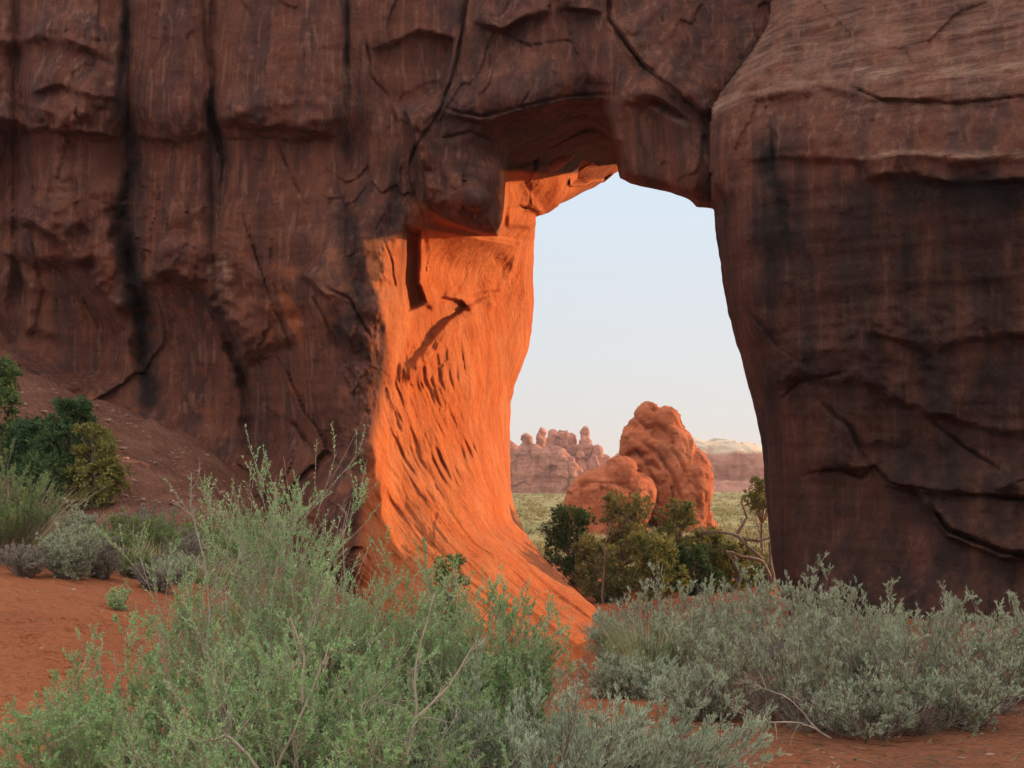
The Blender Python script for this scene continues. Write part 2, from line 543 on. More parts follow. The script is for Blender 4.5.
def build_ground():
    def axis(n, near, far):
        t = np.linspace(-1, 1, n)
        k = math.asinh(far / near)
        return near * np.sinh(t * k)
    xs = axis(760, 3.2, 2600)
    ty = np.linspace(0, 1, 820)
    k = math.asinh(2800 / 7.0)
    ys = 7.0 * np.sinh((ty * 1.15 - 0.15) * k) + 6
    X, Y = np.meshgrid(xs, ys)
    Z = ground_z(X, Y)
    X0, Y0 = X.ravel(), Y.ravel()
    near = (Y0 < 16) & (np.abs(X0) < 12)
    q = np.stack([X0, Y0, 0 * X0], -1)
    f1, f2, c, _ = worley(q * 2.6, 21)
    foot = sstep(-1.8, -3.0, X0) * sstep(12.5, 9.5, Y0)
    dz = np.where(near, -0.06 * sstep(0.42, 0.1, f1) * (c > 0.40) * (0.3 + foot) + 0.012 * ridged(q * np.array([2.0, 5.0, 1]), 2, 3), 0)
    rng = np.random.default_rng(77)            # old footprints crossing the dune on the left
    for k in range(46):
        fx = -2.2 - 3.6 * rng.uniform(); fy = 9.0 + 0.35 * (fx + 6) + rng.normal(0, 0.75)
        th = rng.normal(0.5, 0.5); ca, sa = math.cos(th), math.sin(th)
        m = (np.abs(X0 - fx) < 0.6) & (np.abs(Y0 - fy) < 0.6)
        px_, py_ = X0[m] - fx, Y0[m] - fy
        e1 = ((px_ * ca + py_ * sa) / 0.17) ** 2 + ((-px_ * sa + py_ * ca) / 0.085) ** 2
        dz[m] += -0.07 * np.exp(-e1) + 0.028 * np.exp(-(np.sqrt(e1) - 1.7) ** 2 / 0.3)
    Z = Z.ravel() + dz
    rk = sstep(22, 28, Y0) * sstep(58, 44, Y0) * sstep(-3.0, -7.0, X0)
    Z = Z + rk * (0.35 * fbm(q * np.array([0.5, 0.5, 1]), 4, 14) + 0.22 * (facets(q * 0.7, 15, 1.5)[0]))
    V = np.stack([X0, Y0, Z], -1)
    n, mcols = X.shape
    a = np.arange(n * mcols).reshape(n, mcols)
    Fc = np.stack([a[:-1, :-1], a[:-1, 1:], a[1:, 1:], a[1:, :-1]], -1).reshape(-1, 4)
    rocky = sstep(21, 26, Y0 + 1.2 * fbm(q * 0.5, 3, 4)) * sstep(60, 44, Y0) * sstep(-3.0, -6.0, X0)
    litter = sstep(0.4, 2.4, X0) * sstep(13.5, 11, Y0) * np.clip(0.95 + 1.2 * fbm(q * 0.9, 4, 18), 0, 1)  # right bank: its shade put into the sand colour, broken up like litter
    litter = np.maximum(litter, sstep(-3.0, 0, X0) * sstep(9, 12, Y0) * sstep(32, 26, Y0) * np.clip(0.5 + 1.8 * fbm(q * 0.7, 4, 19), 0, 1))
    grass = sstep(50, 66, Y0 + 6 * fbm(q * 0.12, 3, 8))
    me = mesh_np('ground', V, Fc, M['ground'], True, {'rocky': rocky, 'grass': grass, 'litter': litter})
    tag(link('ground', me), kind='structure')


build_ground()

# ------------------------------------------------------------------ the great arch
HOLE = [(575, 181), (583, 173), (592, 171), (600, 166), (617, 164), (620, 178), (630, 184), (645, 187), (660, 190), (672, 193), (690, 200), (697, 207), (714, 209),
        (715, 225), (719, 255), (723, 285), (728, 312), (735, 338), (742, 362), (750, 392), (757, 420), (762, 446), (764, 470), (766, 500), (769, 530), (772, 560), (777, 585), (786, 605), (800, 640), (815, 760),
        (620, 760), (612, 660), (611, 636), (606, 622), (592, 605), (575, 590), (560, 576), (544, 558), (531, 541), (522, 527), (516, 512), (511, 490), (510, 460), (510, 430), (511, 402), (514, 388), (521, 370),
        (528, 350), (532, 330), (534, 300), (533, 275), (534, 250), (535, 232), (536, 216), (548, 213), (558, 206), (566, 195)]


def resample(poly, step, amp, seed):
    out = []
    n = len(poly)
    for k in range(n):
        (x0, y0), (x1, y1) = poly[k], poly[(k + 1) % n]
        m = max(1, int(math.hypot(x1 - x0, y1 - y0) / step))
        for j in range(m):
            out.append((x0 + (x1 - x0) * j / m, y0 + (y1 - y0) * j / m))
    P = np.array(out)
    q = np.concatenate([P * 0.09, 0 * P[:, :1]], -1)
    P[:, 0] += amp * fbm(q, 3, seed); P[:, 1] += amp * fbm(q, 3, seed + 5)
    return [tuple(p) for p in P]


HOLE = resample(HOLE, 4, 1.8, 3)
CONTACT = [(780, -200), (772, 0), (768, 25), (752, 52), (735, 75), (722, 92), (712, 108), (710, 135), (711, 170), (713, 215)]

# depth of the left wall, pier and span
LW = [
    (-260, -150, 41.5), (-260, 200, 40.5), (-260, 420, 40), (-260, 700, 37), (-120, 0, 40.5), (-120, 300, 40),
    (0, -150, 39.6), (0, 0, 39), (0, 130, 38.6), (0, 250, 39.2), (0, 360, 38.2), (0, 480, 34), (0, 700, 29),
    (90, 0, 38.0), (90, 125, 37.6), (90, 250, 38.6), (90, 370, 38.6), (90, 430, 37), (90, 560, 33), (90, 700, 29),
    (170, 0, 37.4), (170, 125, 37.0), (170, 260, 37.2), (170, 370, 38.2), (170, 430, 37.6), (170, 560, 34), (170, 700, 30),
    (215, -150, 38.2), (270, 0, 37.0), (270, 125, 36.6), (270, 250, 36.4), (270, 360, 36.9), (270, 450, 37.0), (270, 560, 34.8), (270, 700, 31),
    (340, 0, 36.5), (340, 125, 36.0), (340, 250, 35.1), (340, 350, 35.2), (340, 450, 35.0), (330, 530, 32.8), (330, 620, 32.2), (330, 720, 29.7),
    (400, 0, 36.5), (395, 120, 36.1), (402, 190, 35.9), (395, 245, 35.2), (384, 320, 34.9), (372, 395, 34.5), (362, 450, 33.5), (354, 500, 32.7), (352, 560, 31.7), (352, 700, 29.7),
    # span
    (460, -150, 38.0), (460, 0, 36.8), (460, 60, 36.3), (460, 110, 35.9), (455, 180, 35.7), (490, 200, 36.0), (540, 0, 36.2), (540, 60, 35.6), (540, 100, 35.2), (520, 150, 38.2), (560, 148, 40.0), (598, 138, 39.2), (600, 156, 42.0), (598, 166, 45.0), (585, 170, 45.4), (612, 162, 44.0), (560, 163, 42.6), (612, 108, 35.0),
    (620, -150, 37.0), (620, 0, 35.6), (620, 60, 34.8), (620, 120, 34.3), (640, 185, 34.2), (700, 0, 35.2), (700, 60, 34.4), (700, 130, 33.6), (712, 205, 33.4), (800, 0, 34), (800, 300, 33),
    # lit inner face of the pier
    (440, 260, 40.0), (480, 250, 42.0), (515, 240, 44.2), (540, 190, 42.5), (565, 185, 43.8), (505, 190, 40.0), (535, 240, 45.6), (532, 320, 46.2),
    (420, 330, 38.0), (450, 330, 39.8), (480, 330, 42.0), (510, 340, 44.6), (405, 390, 36.8), (440, 390, 38.4), (480, 390, 41.4), (511, 400, 45.6), (511, 450, 45.4),
    (395, 450, 35.9), (430, 450, 37.4), (470, 450, 40.2), (495, 450, 43.0), (390, 510, 35.0), (430, 510, 36.0), (470, 505, 38.2), (500, 505, 41.6), (516, 512, 44.4), (531, 541, 41.8),
    (400, 560, 33.7), (450, 560, 34.6), (500, 560, 36.4), (535, 570, 38.2), (560, 576, 39.2), (592, 605, 36.4), (611, 636, 34.2), (560, 610, 35.0), (500, 610, 33.6), (580, 650, 32.4), (450, 640, 31.8), (400, 640, 31.5), (612, 700, 30.5), (520, 690, 30),
]
f_lw = rbf([(a, b) for a, b, _ in LW], [c for _, _, c in LW], 16.0)
RW = [
    (712, -150, 33.6), (712, 0, 32.4), (712, 100, 31.6), (712, 200, 31.2), (720, 260, 31.1), (730, 320, 31.1), (745, 370, 31.3), (757, 420, 31.4), (764, 470, 31.3), (768, 530, 31.0), (775, 580, 30.4), (790, 640, 29.4), (790, 720, 28),
    (800, -150, 31.6), (800, 0, 30.6), (800, 100, 29.8), (800, 160, 29.5), (800, 260, 29.6), (800, 360, 30.0), (800, 440, 30.4), (810, 500, 30.5), (820, 560, 30.1), (830, 620, 29.2), (840, 720, 27),
    (900, -150, 30.4), (900, 0, 29.2), (900, 100, 28.2), (900, 155, 27.9), (900, 200, 28.1), (900, 320, 28.7), (900, 440, 29.2), (900, 520, 29.2), (900, 580, 28.6), (900, 640, 27.4), (900, 720, 26),
    (1024, -150, 29.2), (1024, 0, 27.6), (1024, 100, 26.6), (1024, 155, 26.2), (1024, 200, 26.5), (1024, 320, 27.2), (1024, 440, 27.6), (1024, 520, 27.3), (1024, 600, 26.9), (1024, 640, 26.2), (1024, 720, 25),
    (1180, -150, 27.6), (1180, 0, 26.0), (1180, 150, 24.8), (1180, 350, 25.6), (1180, 550, 25.6), (1180, 700, 24),
]
f_rw = rbf([(a, b) for a, b, _ in RW], [c for _, _, c in RW], 24.0)


def crack(D, u, v, pts, w, d):
    dist, _, al = dist_poly(u, v, pts)
    wob = 1 + 0.7 * fbm(np.stack([u * 0.05, v * 0.05, 0 * u + pts[0][0]], -1), 2, 7)
    w = w * 0.52 * np.clip(wob, 0.4, 1.5)
    taper = sstep(0, 0.12, al) * sstep(1.0, 0.85, al) * 0.85 + 0.15
    fade = np.clip(0.75 + 1.3 * fbm(np.stack([u * 0.022, v * 0.022, 0 * u + pts[-1][0]], -1), 2, 8), 0.1, 1.2) if d < 1.2 else 1.0
    return D + (0.75 if d > 0.8 else 0.5) * d * fade * wob * taper * np.exp(-(dist / w) ** 2)


def ledge(D, u, v, pts, h, soft, fade, up=True):
    """rock on the left hand side of the line stands proud by h, fading away over `fade` pixels"""
    dist, side, al = dist_poly(u, v, pts)
    s = dist * side * (-1 if up else 1)
    taper = sstep(0, 0.12, al) * sstep(1.0, 0.88, al) * np.clip(0.9 + 1.6 * fbm(np.stack([u * 0.03, v * 0.03, 0 * u + fade], -1), 3, 9), 0.0, 1.7)
    soft = soft * np.clip(1 + 1.8 * fbm(np.stack([u * 0.02, v * 0.02, 0 * u + h], -1), 2, 10), 0.3, 2.2)
    return D - h * taper * sstep(-soft, soft * 0.2, s) * np.exp(-np.maximum(s, 0) / fade) * (s > -3 * soft)


def plate(D, u, v, poly, off, soft, tu=0.0, tv=0.0):
    dist, _, _ = dist_poly(u, v, poly, True)
    ins = in_poly(u, v, poly)
    s = np.where(ins, dist, -dist)
    cu = sum(p[0] for p in poly) / len(poly); cv = sum(p[1] for p in poly) / len(poly)
    return D + sstep(-soft * 0.3, soft, s) * (off + tu * (u - cu) + tv * (v - cv))


def build_arch():
    st = 1.9
    us = np.concatenate([np.arange(-180, 350, st), np.arange(350, 540, 0.95), np.arange(540, 1150, st)])
    vs = np.concatenate([np.arange(-130, 180, st), np.arange(180, 640, 1.3), np.arange(640, 705, st)])
    U, Vv = np.meshgrid(us, vs)
    # snap the cells along the opening to its rim
    hole = in_poly(U, Vv, HOLE)
    d, bu, bv = nearest_on(U, Vv, HOLE)
    rim_d = np.where(hole, 0, d)
    snap = hole & (d < st * 1.5)
    U = np.where(snap, bu, U); Vv = np.where(snap, bv, Vv)
    u, v = U, Vv

    # warp for irregular lines
    q = np.stack([u * 0.02, v * 0.02, 0 * u], -1)
    wu = u + 5 * fbm(q, 5, 31, 0.62); wv = v + 5 * fbm(q, 5, 32, 0.62)

    L = f_lw(u, v)
    R = f_rw(u, v)
    for a_, b_ in ((-180, 14), (18, 128), (128, 211), (213, 346)):
        m_ = (a_ + b_) / 2; h_ = (b_ - a_) / 2
        L = L - 1.0 * np.sqrt(np.clip(1 - ((wu - m_) / h_) ** 2, 0, 1)) * sstep(330, 200, v) * min(1, h_ / 50)
    lo = 16 * fbm(np.stack([u * 0.014, 0 * u, 0 * u], -1), 2, 34)
    L = L + 0.9 * sstep(102, 150, wv + lo) * sstep(300, 160, wv) * sstep(400, 340, u)
    # --- left wall: cracks, bulges, alcoves
    for pts, w, dd in [
        ([(128, -130), (128, 0), (126, 40), (122, 80), (128, 120), (135, 160), (123, 200), (121, 235)], 6, 0.7),
        ([(120, 195), (121, 235), (131, 270), (140, 310), (143, 360), (149, 400)], 13, 1.1),
        ([(204, -130), (205, 0), (208, 50), (212, 90), (210, 125), (224, 160), (221, 200), (219, 262)], 4, 0.6),
        ([(208, 98), (212, 125), (224, 158)], 7, 1.0),
        ([(10, -130), (12, 0), (18, 20), (23, 50), (21, 90), (28, 132)], 9, 0.7),
        ([(204, 285), (225, 330), (240, 362), (247, 400), (248, 455)], 11, 1.1),
        ([(238, 205), (255, 250), (275, 310), (300, 372)], 2.4, 0.45),
        ([(345, -130), (346, 0), (347, 60), (345, 150)], 4, 0.4),
        ([(225, 140), (275, 139), (300, 142), (345, 137)], 2.4, 0.45),
        ([(275, 140), (290, 170), (302, 200)], 2.2, 0.4),
        ([(366, 40), (372, 75), (390, 100), (398, 130)], 3, 0.5),
        ([(310, 290), (330, 330), (352, 372), (365, 400)], 3, 0.6),
        ([(322, 285), (350, 300), (372, 340)], 2.5, 0.5),
        ([(290, 420), (312, 450), (322, 490)], 4, 0.5),
        ([(325, 448), (345, 470), (350, 500)], 3, 0.4),
        ([(30, 230), (45, 290), (30, 350)], 2.5, 0.3),
        ([(80, 290), (98, 325), (105, 352), (90, 350)], 2.4, 0.35),
    ]:
        L = crack(L, wu, wv, pts, w, dd)
    for pts, h, so, fa in [
        ([(-180, 30), (20, 42), (60, 38), (100, 52), (127, 40)], 0.7, 9, 40),
        ([(28, 92), (60, 84), (95, 96), (124, 96)], 0.35, 6, 22),
        ([(-180, 120), (0, 122), (40, 127), (90, 132), (128, 139)], 1.0, 9, 45),
        ([(132, 136), (180, 139), (212, 130)], 0.35, 5, 30),
        ([(215, 118), (260, 126), (300, 128), (340, 138)], 0.55, 7, 45),
        ([(0, 214), (30, 220), (60, 240), (85, 268), (110, 300), (132, 318)], 1.0, 8, 55),
        ([(0, 250), (20, 262), (30, 290), (25, 340)], 0.45, 4, 30),
        ([(146, 270), (180, 276), (205, 290), (228, 335), (246, 372)], 0.9, 9, 40),
        ([(300, 270), (330, 300), (350, 345), (362, 398)], 0.5, 5, 35),
        ([(402, 100), (420, 150), (428, 200), (455, 222), (500, 234)], 0.8, 4, 40),
    ]:
        L = ledge(L, wu, wv, pts, h, so, fa)
    L = plate(L, wu, wv, [(20, 255), (75, 262), (100, 300), (128, 330), (128, 385), (60, 385), (0, 350), (0, 300)], 0.7, 16)
    L = plate(L, wu, wv, [(372, 50), (420, 30), (455, 40), (445, 90), (410, 112), (385, 100)], 0.5, 7, 0.006)
    rough = fbm(np.stack([u * 0.035, v * 0.022, 0 * u + 12], -1), 4, 36, 0.6)
    L = L + 0.9 * rough * np.exp(-((u - np.interp(v, [180, 240, 320, 400, 450, 500, 560, 640], [402, 385, 380, 372, 362, 356, 352, 352])) / 30) ** 2) * sstep(170, 230, v)
    # --- span
    for pts, w, dd in [
        ([(470, -40), (464, 28), (459, 50), (452, 80), (440, 112), (415, 150), (408, 185)], 3, 0.8),
        ([(445, 108), (480, 118), (520, 107), (560, 98), (612, 94)], 2.4, 0.6),
        ([(606, -60), (610, 20), (640, 65), (680, 95), (712, 122)], 3, 0.9),
        ([(620, 92), (660, 112), (700, 132)], 1.6, 0.3),
        ([(500, 30), (530, 46), (580, 38)], 2, 0.3),
        ([(520, 108), (535, 85), (530, 64)], 2, 0.35),
        ([(440, 140), (470, 132), (500, 146)], 2.4, 0.5),
        ([(470, 150), (462, 190), (466, 225)], 3, 0.5),
    ]:
        L = crack(L, wu, wv, pts, w, dd)
    L = ledge(L, wu, wv, [(470, 22), (500, 28), (530, 14), (560, 8), (606, 12)], 0.7, 5, 30)
    L = ledge(L, wu, wv, [(610, 20), (640, 65), (680, 95), (712, 122)], 0.6, 4, 40)
    L = ledge(L, wu, wv, [(445, 112), (480, 122), (520, 111), (560, 102), (612, 98)], 0.5, 4, 25)
    # recess under the span, its ceiling rising to the far edge
    rec = [(504, 171), (508, 150), (520, 135), (545, 126), (570, 116), (598, 113), (609, 120), (612, 140), (617, 164), (600, 164), (583, 169), (560, 164), (530, 166)]
    L = plate(L, u + 0.5 * (wu - u), v + 0.5 * (wv - v), rec, 0.3, 5, 0.0, 0.015)
    hang = [(404, 60), (404, 160), (408, 182), (413, 190), (424, 206), (440, 218), (462, 227), (482, 233), (498, 235), (503, 222), (505, 196), (505, 172), (506, 150), (520, 60)]
    hd, _, _ = dist_poly(wu * 0.5 + u * 0.5, wv * 0.5 + v * 0.5, hang, True)
    hin = in_poly(wu * 0.5 + u * 0.5, wv * 0.5 + v * 0.5, hang)
    hs = np.where(hin, hd, -hd)
    front = 35.5 + 0.9 * np.clip(1 - hd / 22, 0, 1) ** 2 + 0.004 * np.abs(u - 450) + 0.30 * fbm(np.stack([u * 0.03, v * 0.02, 0 * u + 4], -1), 3, 33)
    wgt = sstep(-1.5, 2.0, hs) * sstep(140, 175, v)
    L = L * (1 - wgt) + np.minimum(front, L) * wgt
    blk = [(611, 97), (630, 88), (660, 100), (700, 128), (730, 140), (730, 230), (690, 222), (640, 205), (622, 196), (619, 178), (614, 140)]
    kd, _, _ = dist_poly(wu * 0.5 + u * 0.5, wv * 0.5 + v * 0.5, blk, True)
    kin = in_poly(wu * 0.5 + u * 0.5, wv * 0.5 + v * 0.5, blk)
    ks = np.where(kin, kd, -kd)
    kfront = 34.3 - 0.008 * (u - 620) + 0.5 * np.clip(1 - kd / 10, 0, 1) ** 2 + 0.003 * (v - 100) + 0.15 * fbm(np.stack([u * 0.04, v * 0.02, 0 * u + 7], -1), 3, 35)
    kw = sstep(-1.5, 1.5, ks) * sstep(700, 660, u) * sstep(92, 108, v)
    L = L * (1 - kw) + kfront * kw
    L = L + sstep(570, 584, u) * sstep(624, 617, u) * (v < 190) * 0.15 * np.maximum(v - 140, 0)
    # --- lit inner face of the pier: broken plates and gouges
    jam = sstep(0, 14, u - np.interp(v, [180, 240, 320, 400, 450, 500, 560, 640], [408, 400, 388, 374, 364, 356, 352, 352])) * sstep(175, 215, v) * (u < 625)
    L = plate(L, wu, wv, [(405, 226), (421, 230), (419, 282), (426, 302), (408, 312), (403, 282)], 1.6, 5)
    L = plate(L, wu, wv, [(423, 226), (482, 234), (524, 243), (516, 270), (500, 292), (462, 300), (430, 288)], -0.7, 5, -0.012, 0.010)
    for pts, h, so, fa in [
        ([(404, 372), (424, 345), (446, 320), (474, 302), (500, 284), (520, 262)], -0.6, 6, 26),
        ([(402, 386), (430, 356), (452, 330), (478, 314), (506, 300)], 0.55, 5, 22),
        ([(430, 312), (440, 296), (462, 300), (476, 312)], 0.7, 4, 16),
        ([(505, 224), (530, 226), (548, 214)], 0.8, 4, 18),
        ([(498, 208), (520, 204), (545, 214)], 0.5, 3, 14),
    ]:
        L = ledge(L, wu, wv, pts, h, so, fa)
    L = crack(L, wu, wv, [(412, 190), (424, 216), (424, 232)], 2, 0.5)
    L = crack(L, wu, wv, [(382, 236), (392, 262), (396, 290)], 2, 0.4)
    L = crack(L, wu, wv, [(500, 205), (540, 208)], 2, 0.4)
    # gouges fan out down the face
    flow = np.interp(v, [200, 260, 300, 340, 380, 420, 460, 500, 540, 580, 640, 705], [88, 52, 22, 2, 6, 20, 38, 60, 88, 126, 205, 300])
    al = v + 0.0; ac = u - flow
    ac2 = ac + 5.0 * fbm(np.stack([u * 0.02, v * 0.02, 0 * u], -1), 3, 50)
    g1 = fbm(np.stack([al * 0.026, ac2 * 0.135, 0 * u], -1), 2, 41, 0.45)
    g3 = fbm(np.stack([al * 0.045, ac2 * 0.22, 0 * u + 5], -1), 2, 42)
    g2 = fbm(np.stack([al * 0.03, ac2 * 0.3, 0 * u + 3], -1), 3, 44)
    gm = jam * (np.exp(-((u - 428 - 0.25 * (v - 425)) / 50) ** 2 - ((v - 430) / 80) ** 2) * 1.0 + 0.22)
    gm = gm * np.clip(0.62 + 1.3 * fbm(np.stack([u * 0.025, v * 0.02, 0 * u + 9], -1), 2, 48), 0.1, 1.2)
    L = L + gm * (0.80 * np.maximum(g1 - 0.02, 0) + 0.15 * g1 + 0.30 * np.maximum(g3 - 0.05, 0) + 0.16 * g2)
    strat = fbm(np.stack([al * 0.004, ac * 0.16, 0 * u + 8], -1), 3, 47)
    L = L + jam * sstep(440, 540, v) * 0.16 * strat + jam * sstep(470, 520, u) * 0.12 * strat

    # --- right buttress
    for pts, w, dd in [
        ([(797, 478), (815, 472), (840, 470), (862, 478), (876, 466), (890, 484), (940, 492), (1024, 500), (1150, 500)], 2.6, 0.5),
        ([(925, 500), (950, 532), (1000, 552), (1030, 556), (1150, 560)], 5, 1.0),
        ([(820, 400), (850, 430), (872, 470), (884, 520)], 4, 0.4),
        ([(780, 400), (800, 380), (850, 372)], 3, 0.3),
        ([(770, 130), (778, 200), (790, 245)], 4, 0.3),
        ([(930, 420), (960, 445), (1000, 470)], 3, 0.5),
        ([(740, 300), (780, 350), (800, 362)], 3, 0.3),
        ([(880, 60), (905, 48), (912, 70)], 2, 0.2),
        ([(845, 85), (880, 100), (960, 104), (1040, 94)], 2.5, 0.3),
    ]:
        R = crack(R, wu, wv, pts, w, dd)
    for pts, h, so, fa in [
        ([(716, 100), (760, 96), (830, 88), (880, 98), (960, 100), (1150, 90)], 0.2, 6, 40),
        ([(730, 158), (800, 156), (860, 160), (900, 154), (960, 158), (1150, 150)], 0.22, 8, 45),
        ([(860, 176), (905, 172), (960, 182), (1050, 178)], 0.3, 5, 30),
        ([(800, 470), (840, 468), (876, 464), (890, 484), (940, 492), (1150, 500)], 0.35, 5, 40),
        ([(915, 480), (925, 505), (950, 536), (1000, 556), (1150, 562)], 0.55, 5, 40),
        ([(745, 395), (800, 372), (860, 380), (930, 410), (1000, 430), (1150, 430)], 0.3, 9, 60),
        ([(860, 330), (930, 345), (1000, 330), (1100, 340)], 0.3, 9, 50),
    ]:
        R = ledge(R, wu, wv, pts, h, so, fa)

    # --- join the two, the buttress standing in front of the span
    dist, side, _ = dist_poly(wu * 0.3 + u * 0.7, v, CONTACT)
    sd_ = -dist * side                        # >0 to the right of the contact
    right = (sd_ > 0) & (v < 216) | ((u > 640) & (v >= 209))
    Rr = R + 0.7 * np.clip(1 - np.maximum(sd_, 0) / 26.0, 0, 1) ** 2 * (v < 216)
    D = np.where(right, Rr, L + 0.2 * np.exp(-np.maximum(-sd_, 0) / 5.0) * (v < 216))
    # blend a few pixels
    # --- round the rim of the opening over towards the back
    Rr_px = np.where(right, 30.0, np.where(v < 212, 12.0, 16.0)); Ad = np.where(right, 2.0, np.where(v < 212, 1.0, 1.3))
    Ad = np.where((u > 570) & (u < 622) & (v < 186), 0.15, Ad)
    D = D + Ad * np.clip(1 - rim_d / Rr_px, 0, 1) ** 2.2

    P = unproj(u, v, D)
    # --- weathering in real units
    vd = P - EYE; vd /= np.linalg.norm(vd, axis=-1, keepdims=True)
    amp = np.where(right, 1.0, 1.0) * (1 - 0.55 * jam)
    wp = P * np.array([1.0, 1.0, 0.42]) + 0.5 * np.stack([fbm(P * 0.5, 2, 61), fbm(P * 0.5, 2, 62), fbm(P * 0.5, 2, 63)], -1)
    c1, edge = facets(wp * 0.36, 71, 1.6)
    patch0 = sstep(-0.10, 0.25, fbm(P * 0.18 + 4, 2, 74))
    off = 0.40 * c1 * (0.25 + 0.75 * patch0)
    c1b, edb = facets(wp * np.array([1.3, 1.3, 1.1]) * 0.75 + 9, 72, 1.6)
    patch = sstep(-0.05, 0.25, fbm(P * 0.25, 2, 73))
    off = off + 0.15 * c1b * (0.35 + 0.9 * patch)
    off = off * np.where(right, 0.35, 1.0) + 0.45 * fbm(P * np.array([0.30, 0.30, 0.16]), 4, 81) + 0.13 * fbm(P * np.array([1.1, 1.1, 0.9]), 4, 82, 0.55)
    bed = fbm(np.stack([P[..., 0] * 0.08, P[..., 1] * 0.08, P[..., 2] * 1.5 + 0.3 * fbm(P * 0.2, 2, 84)], -1), 3, 83)
    off = off + 0.10 * bed * np.where(right, 1.5, 0.8)
    flute = ridged(np.stack([P[..., 0] * 0.9, P[..., 1] * 0.9, P[..., 2] * 0.06], -1), 2, 88)
    off = off + np.where(right, 0.02, 0.06) * flute
    P = P + vd * (off * amp)[..., None]

    # --- stains, with sunlit and shaded tones put into the colour
    def area(poly, w=2.5):
        dd, _, _ = dist_poly(wu, wv, poly, True)
        return sstep(-w, w, np.where(in_poly(wu, wv, poly), dd, -dd))

    def band(pts, w):
        dd, _, _ = dist_poly(wu, wv, pts)
        return np.exp(-(dd / w) ** 2)
    rag = fbm(np.stack([u * 0.045, v * 0.014, 0 * u], -1), 4, 91)
    rag2 = fbm(np.stack([u * 0.05, v * 0.05, 0 * u], -1), 4, 92)
    var = np.zeros(u.shape)
    for pts, w, a in [
        ([(128, -130), (126, 40), (120, 95), (135, 160), (122, 200), (124, 250)], 8, 0.9),
        ([(122, 210), (128, 265), (142, 310), (146, 360), (150, 400)], 11, 1.2),
        ([(212, 90), (213, 125), (222, 160)], 6, 0.7),
        ([(347, 0), (347, 60), (345, 150)], 6, 0.55),
        ([(345, 210), (355, 250), (358, 300), (345, 330)], 15, 0.8),
        ([(210, 290), (235, 345), (247, 400), (250, 450)], 9, 0.5),
        ([(766, 155), (778, 205), (792, 250)], 15, 1.0),
        ([(350, 330), (372, 360), (380, 385)], 7, 0.7),
        ([(392, 170), (400, 215), (388, 230)], 12, 0.5),
    ]:
        var = np.maximum(var, a * band(pts, w) * np.clip(1 + 1.4 * rag2, 0.1, 1.4))
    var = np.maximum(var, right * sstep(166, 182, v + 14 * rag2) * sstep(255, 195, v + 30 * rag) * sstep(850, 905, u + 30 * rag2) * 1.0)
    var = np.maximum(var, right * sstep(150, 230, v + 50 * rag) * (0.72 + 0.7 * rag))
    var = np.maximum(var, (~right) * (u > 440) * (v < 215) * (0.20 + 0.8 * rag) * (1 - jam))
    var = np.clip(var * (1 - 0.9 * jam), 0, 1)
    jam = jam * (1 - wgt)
    fresh = jam * np.clip(0.95 + 0.25 * rag2, 0, 1)  # cleaner rock plus sunlit orange, painted up to the shadow edge
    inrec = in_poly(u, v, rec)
    fresh = np.where(inrec, 0.0, fresh)  # no sunlit orange in the shaded recess
    var = np.where(inrec, np.maximum(var, 0.45), var)  # recess shade put into the colour through the varnish tone
    fresh = np.maximum(fresh, 0.9 * area([(500, 172), (580, 172), (580, 215), (500, 235)]))  # lit lobe under the span, its sunlit orange painted in
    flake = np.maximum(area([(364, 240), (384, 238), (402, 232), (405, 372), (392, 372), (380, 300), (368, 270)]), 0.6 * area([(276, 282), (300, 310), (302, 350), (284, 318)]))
    fresh = np.maximum(fresh, 0.75 * flake)  # sunlit flake painted in the same orange
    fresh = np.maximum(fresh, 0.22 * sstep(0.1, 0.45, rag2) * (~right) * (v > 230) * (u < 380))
    fresh = fresh * (1 - 0.6 * sstep(240, 225, v) * sstep(445, 425, u))  # painted orange held back where the face stays unlit
    pale = np.zeros(u.shape)
    for pts, w, a in [
        ([(712, 112), (740, 96), (775, 84), (830, 80)], 7, 0.8), ([(860, 72), (920, 74), (990, 68), (1100, 62)], 8, 0.9),
        ([(862, 158), (900, 153), (960, 156), (1120, 150)], 4.5, 0.95), ([(760, 50), (860, 40), (960, 30), (1100, 20)], 26, 0.5),
        ([(213, 272), (222, 262), (226, 285)], 8, 0.7), ([(60, 200), (62, 160)], 6, 0.3), ([(880, 108), (920, 104)], 8, 0.5),
        ([(640, 65), (680, 95), (710, 120)], 3, 0.4), ([(620, 92), (660, 112), (700, 132)], 2.4, 0.4),
        ([(347, 70), (348, 110)], 5, 0.6),
    ]:
        pale = np.maximum(pale, a * band(pts, w))
    pale = np.maximum(pale, right * sstep(150, 60, v + 40 * rag2) * 0.40)

    # --- back of the fin
    kinds = np.where(right, 0, 1)
    bdir = np.zeros(P.shape)
    wj = sstep(330, 420, u) * sstep(150, 260, v) * (~right) * np.where(v < 216, sstep(600, 560, u), 1)
    bdir[..., 0] = np.where(right, 0.62, 0.44 * (1 - wj) - 0.55 * wj)
    bdir[..., 1] = np.where(right, 0.78, 0.9)
    bdir[..., 2] = np.where(right, 0.0, 0.95 * (480 - v) / F + 0.06 * (1 - wj) - 0.15 * wj)
    T = np.where(right, np.interp(v, [300, 380, 430, 500, 570], [4.4, 6.6, 7.2, 6.4, 4.0]), np.where(v < 212, 7.5, 3.0) * (1 - sstep(430, 330, u)) + 9.0 * sstep(430, 330, u))

    n, mcols = u.shape
    idx = np.arange(n * mcols).reshape(n, mcols)
    keepv = ~hole
    c00, c01, c11, c10 = keepv[:-1, :-1], keepv[:-1, 1:], keepv[1:, 1:], keepv[1:, :-1]
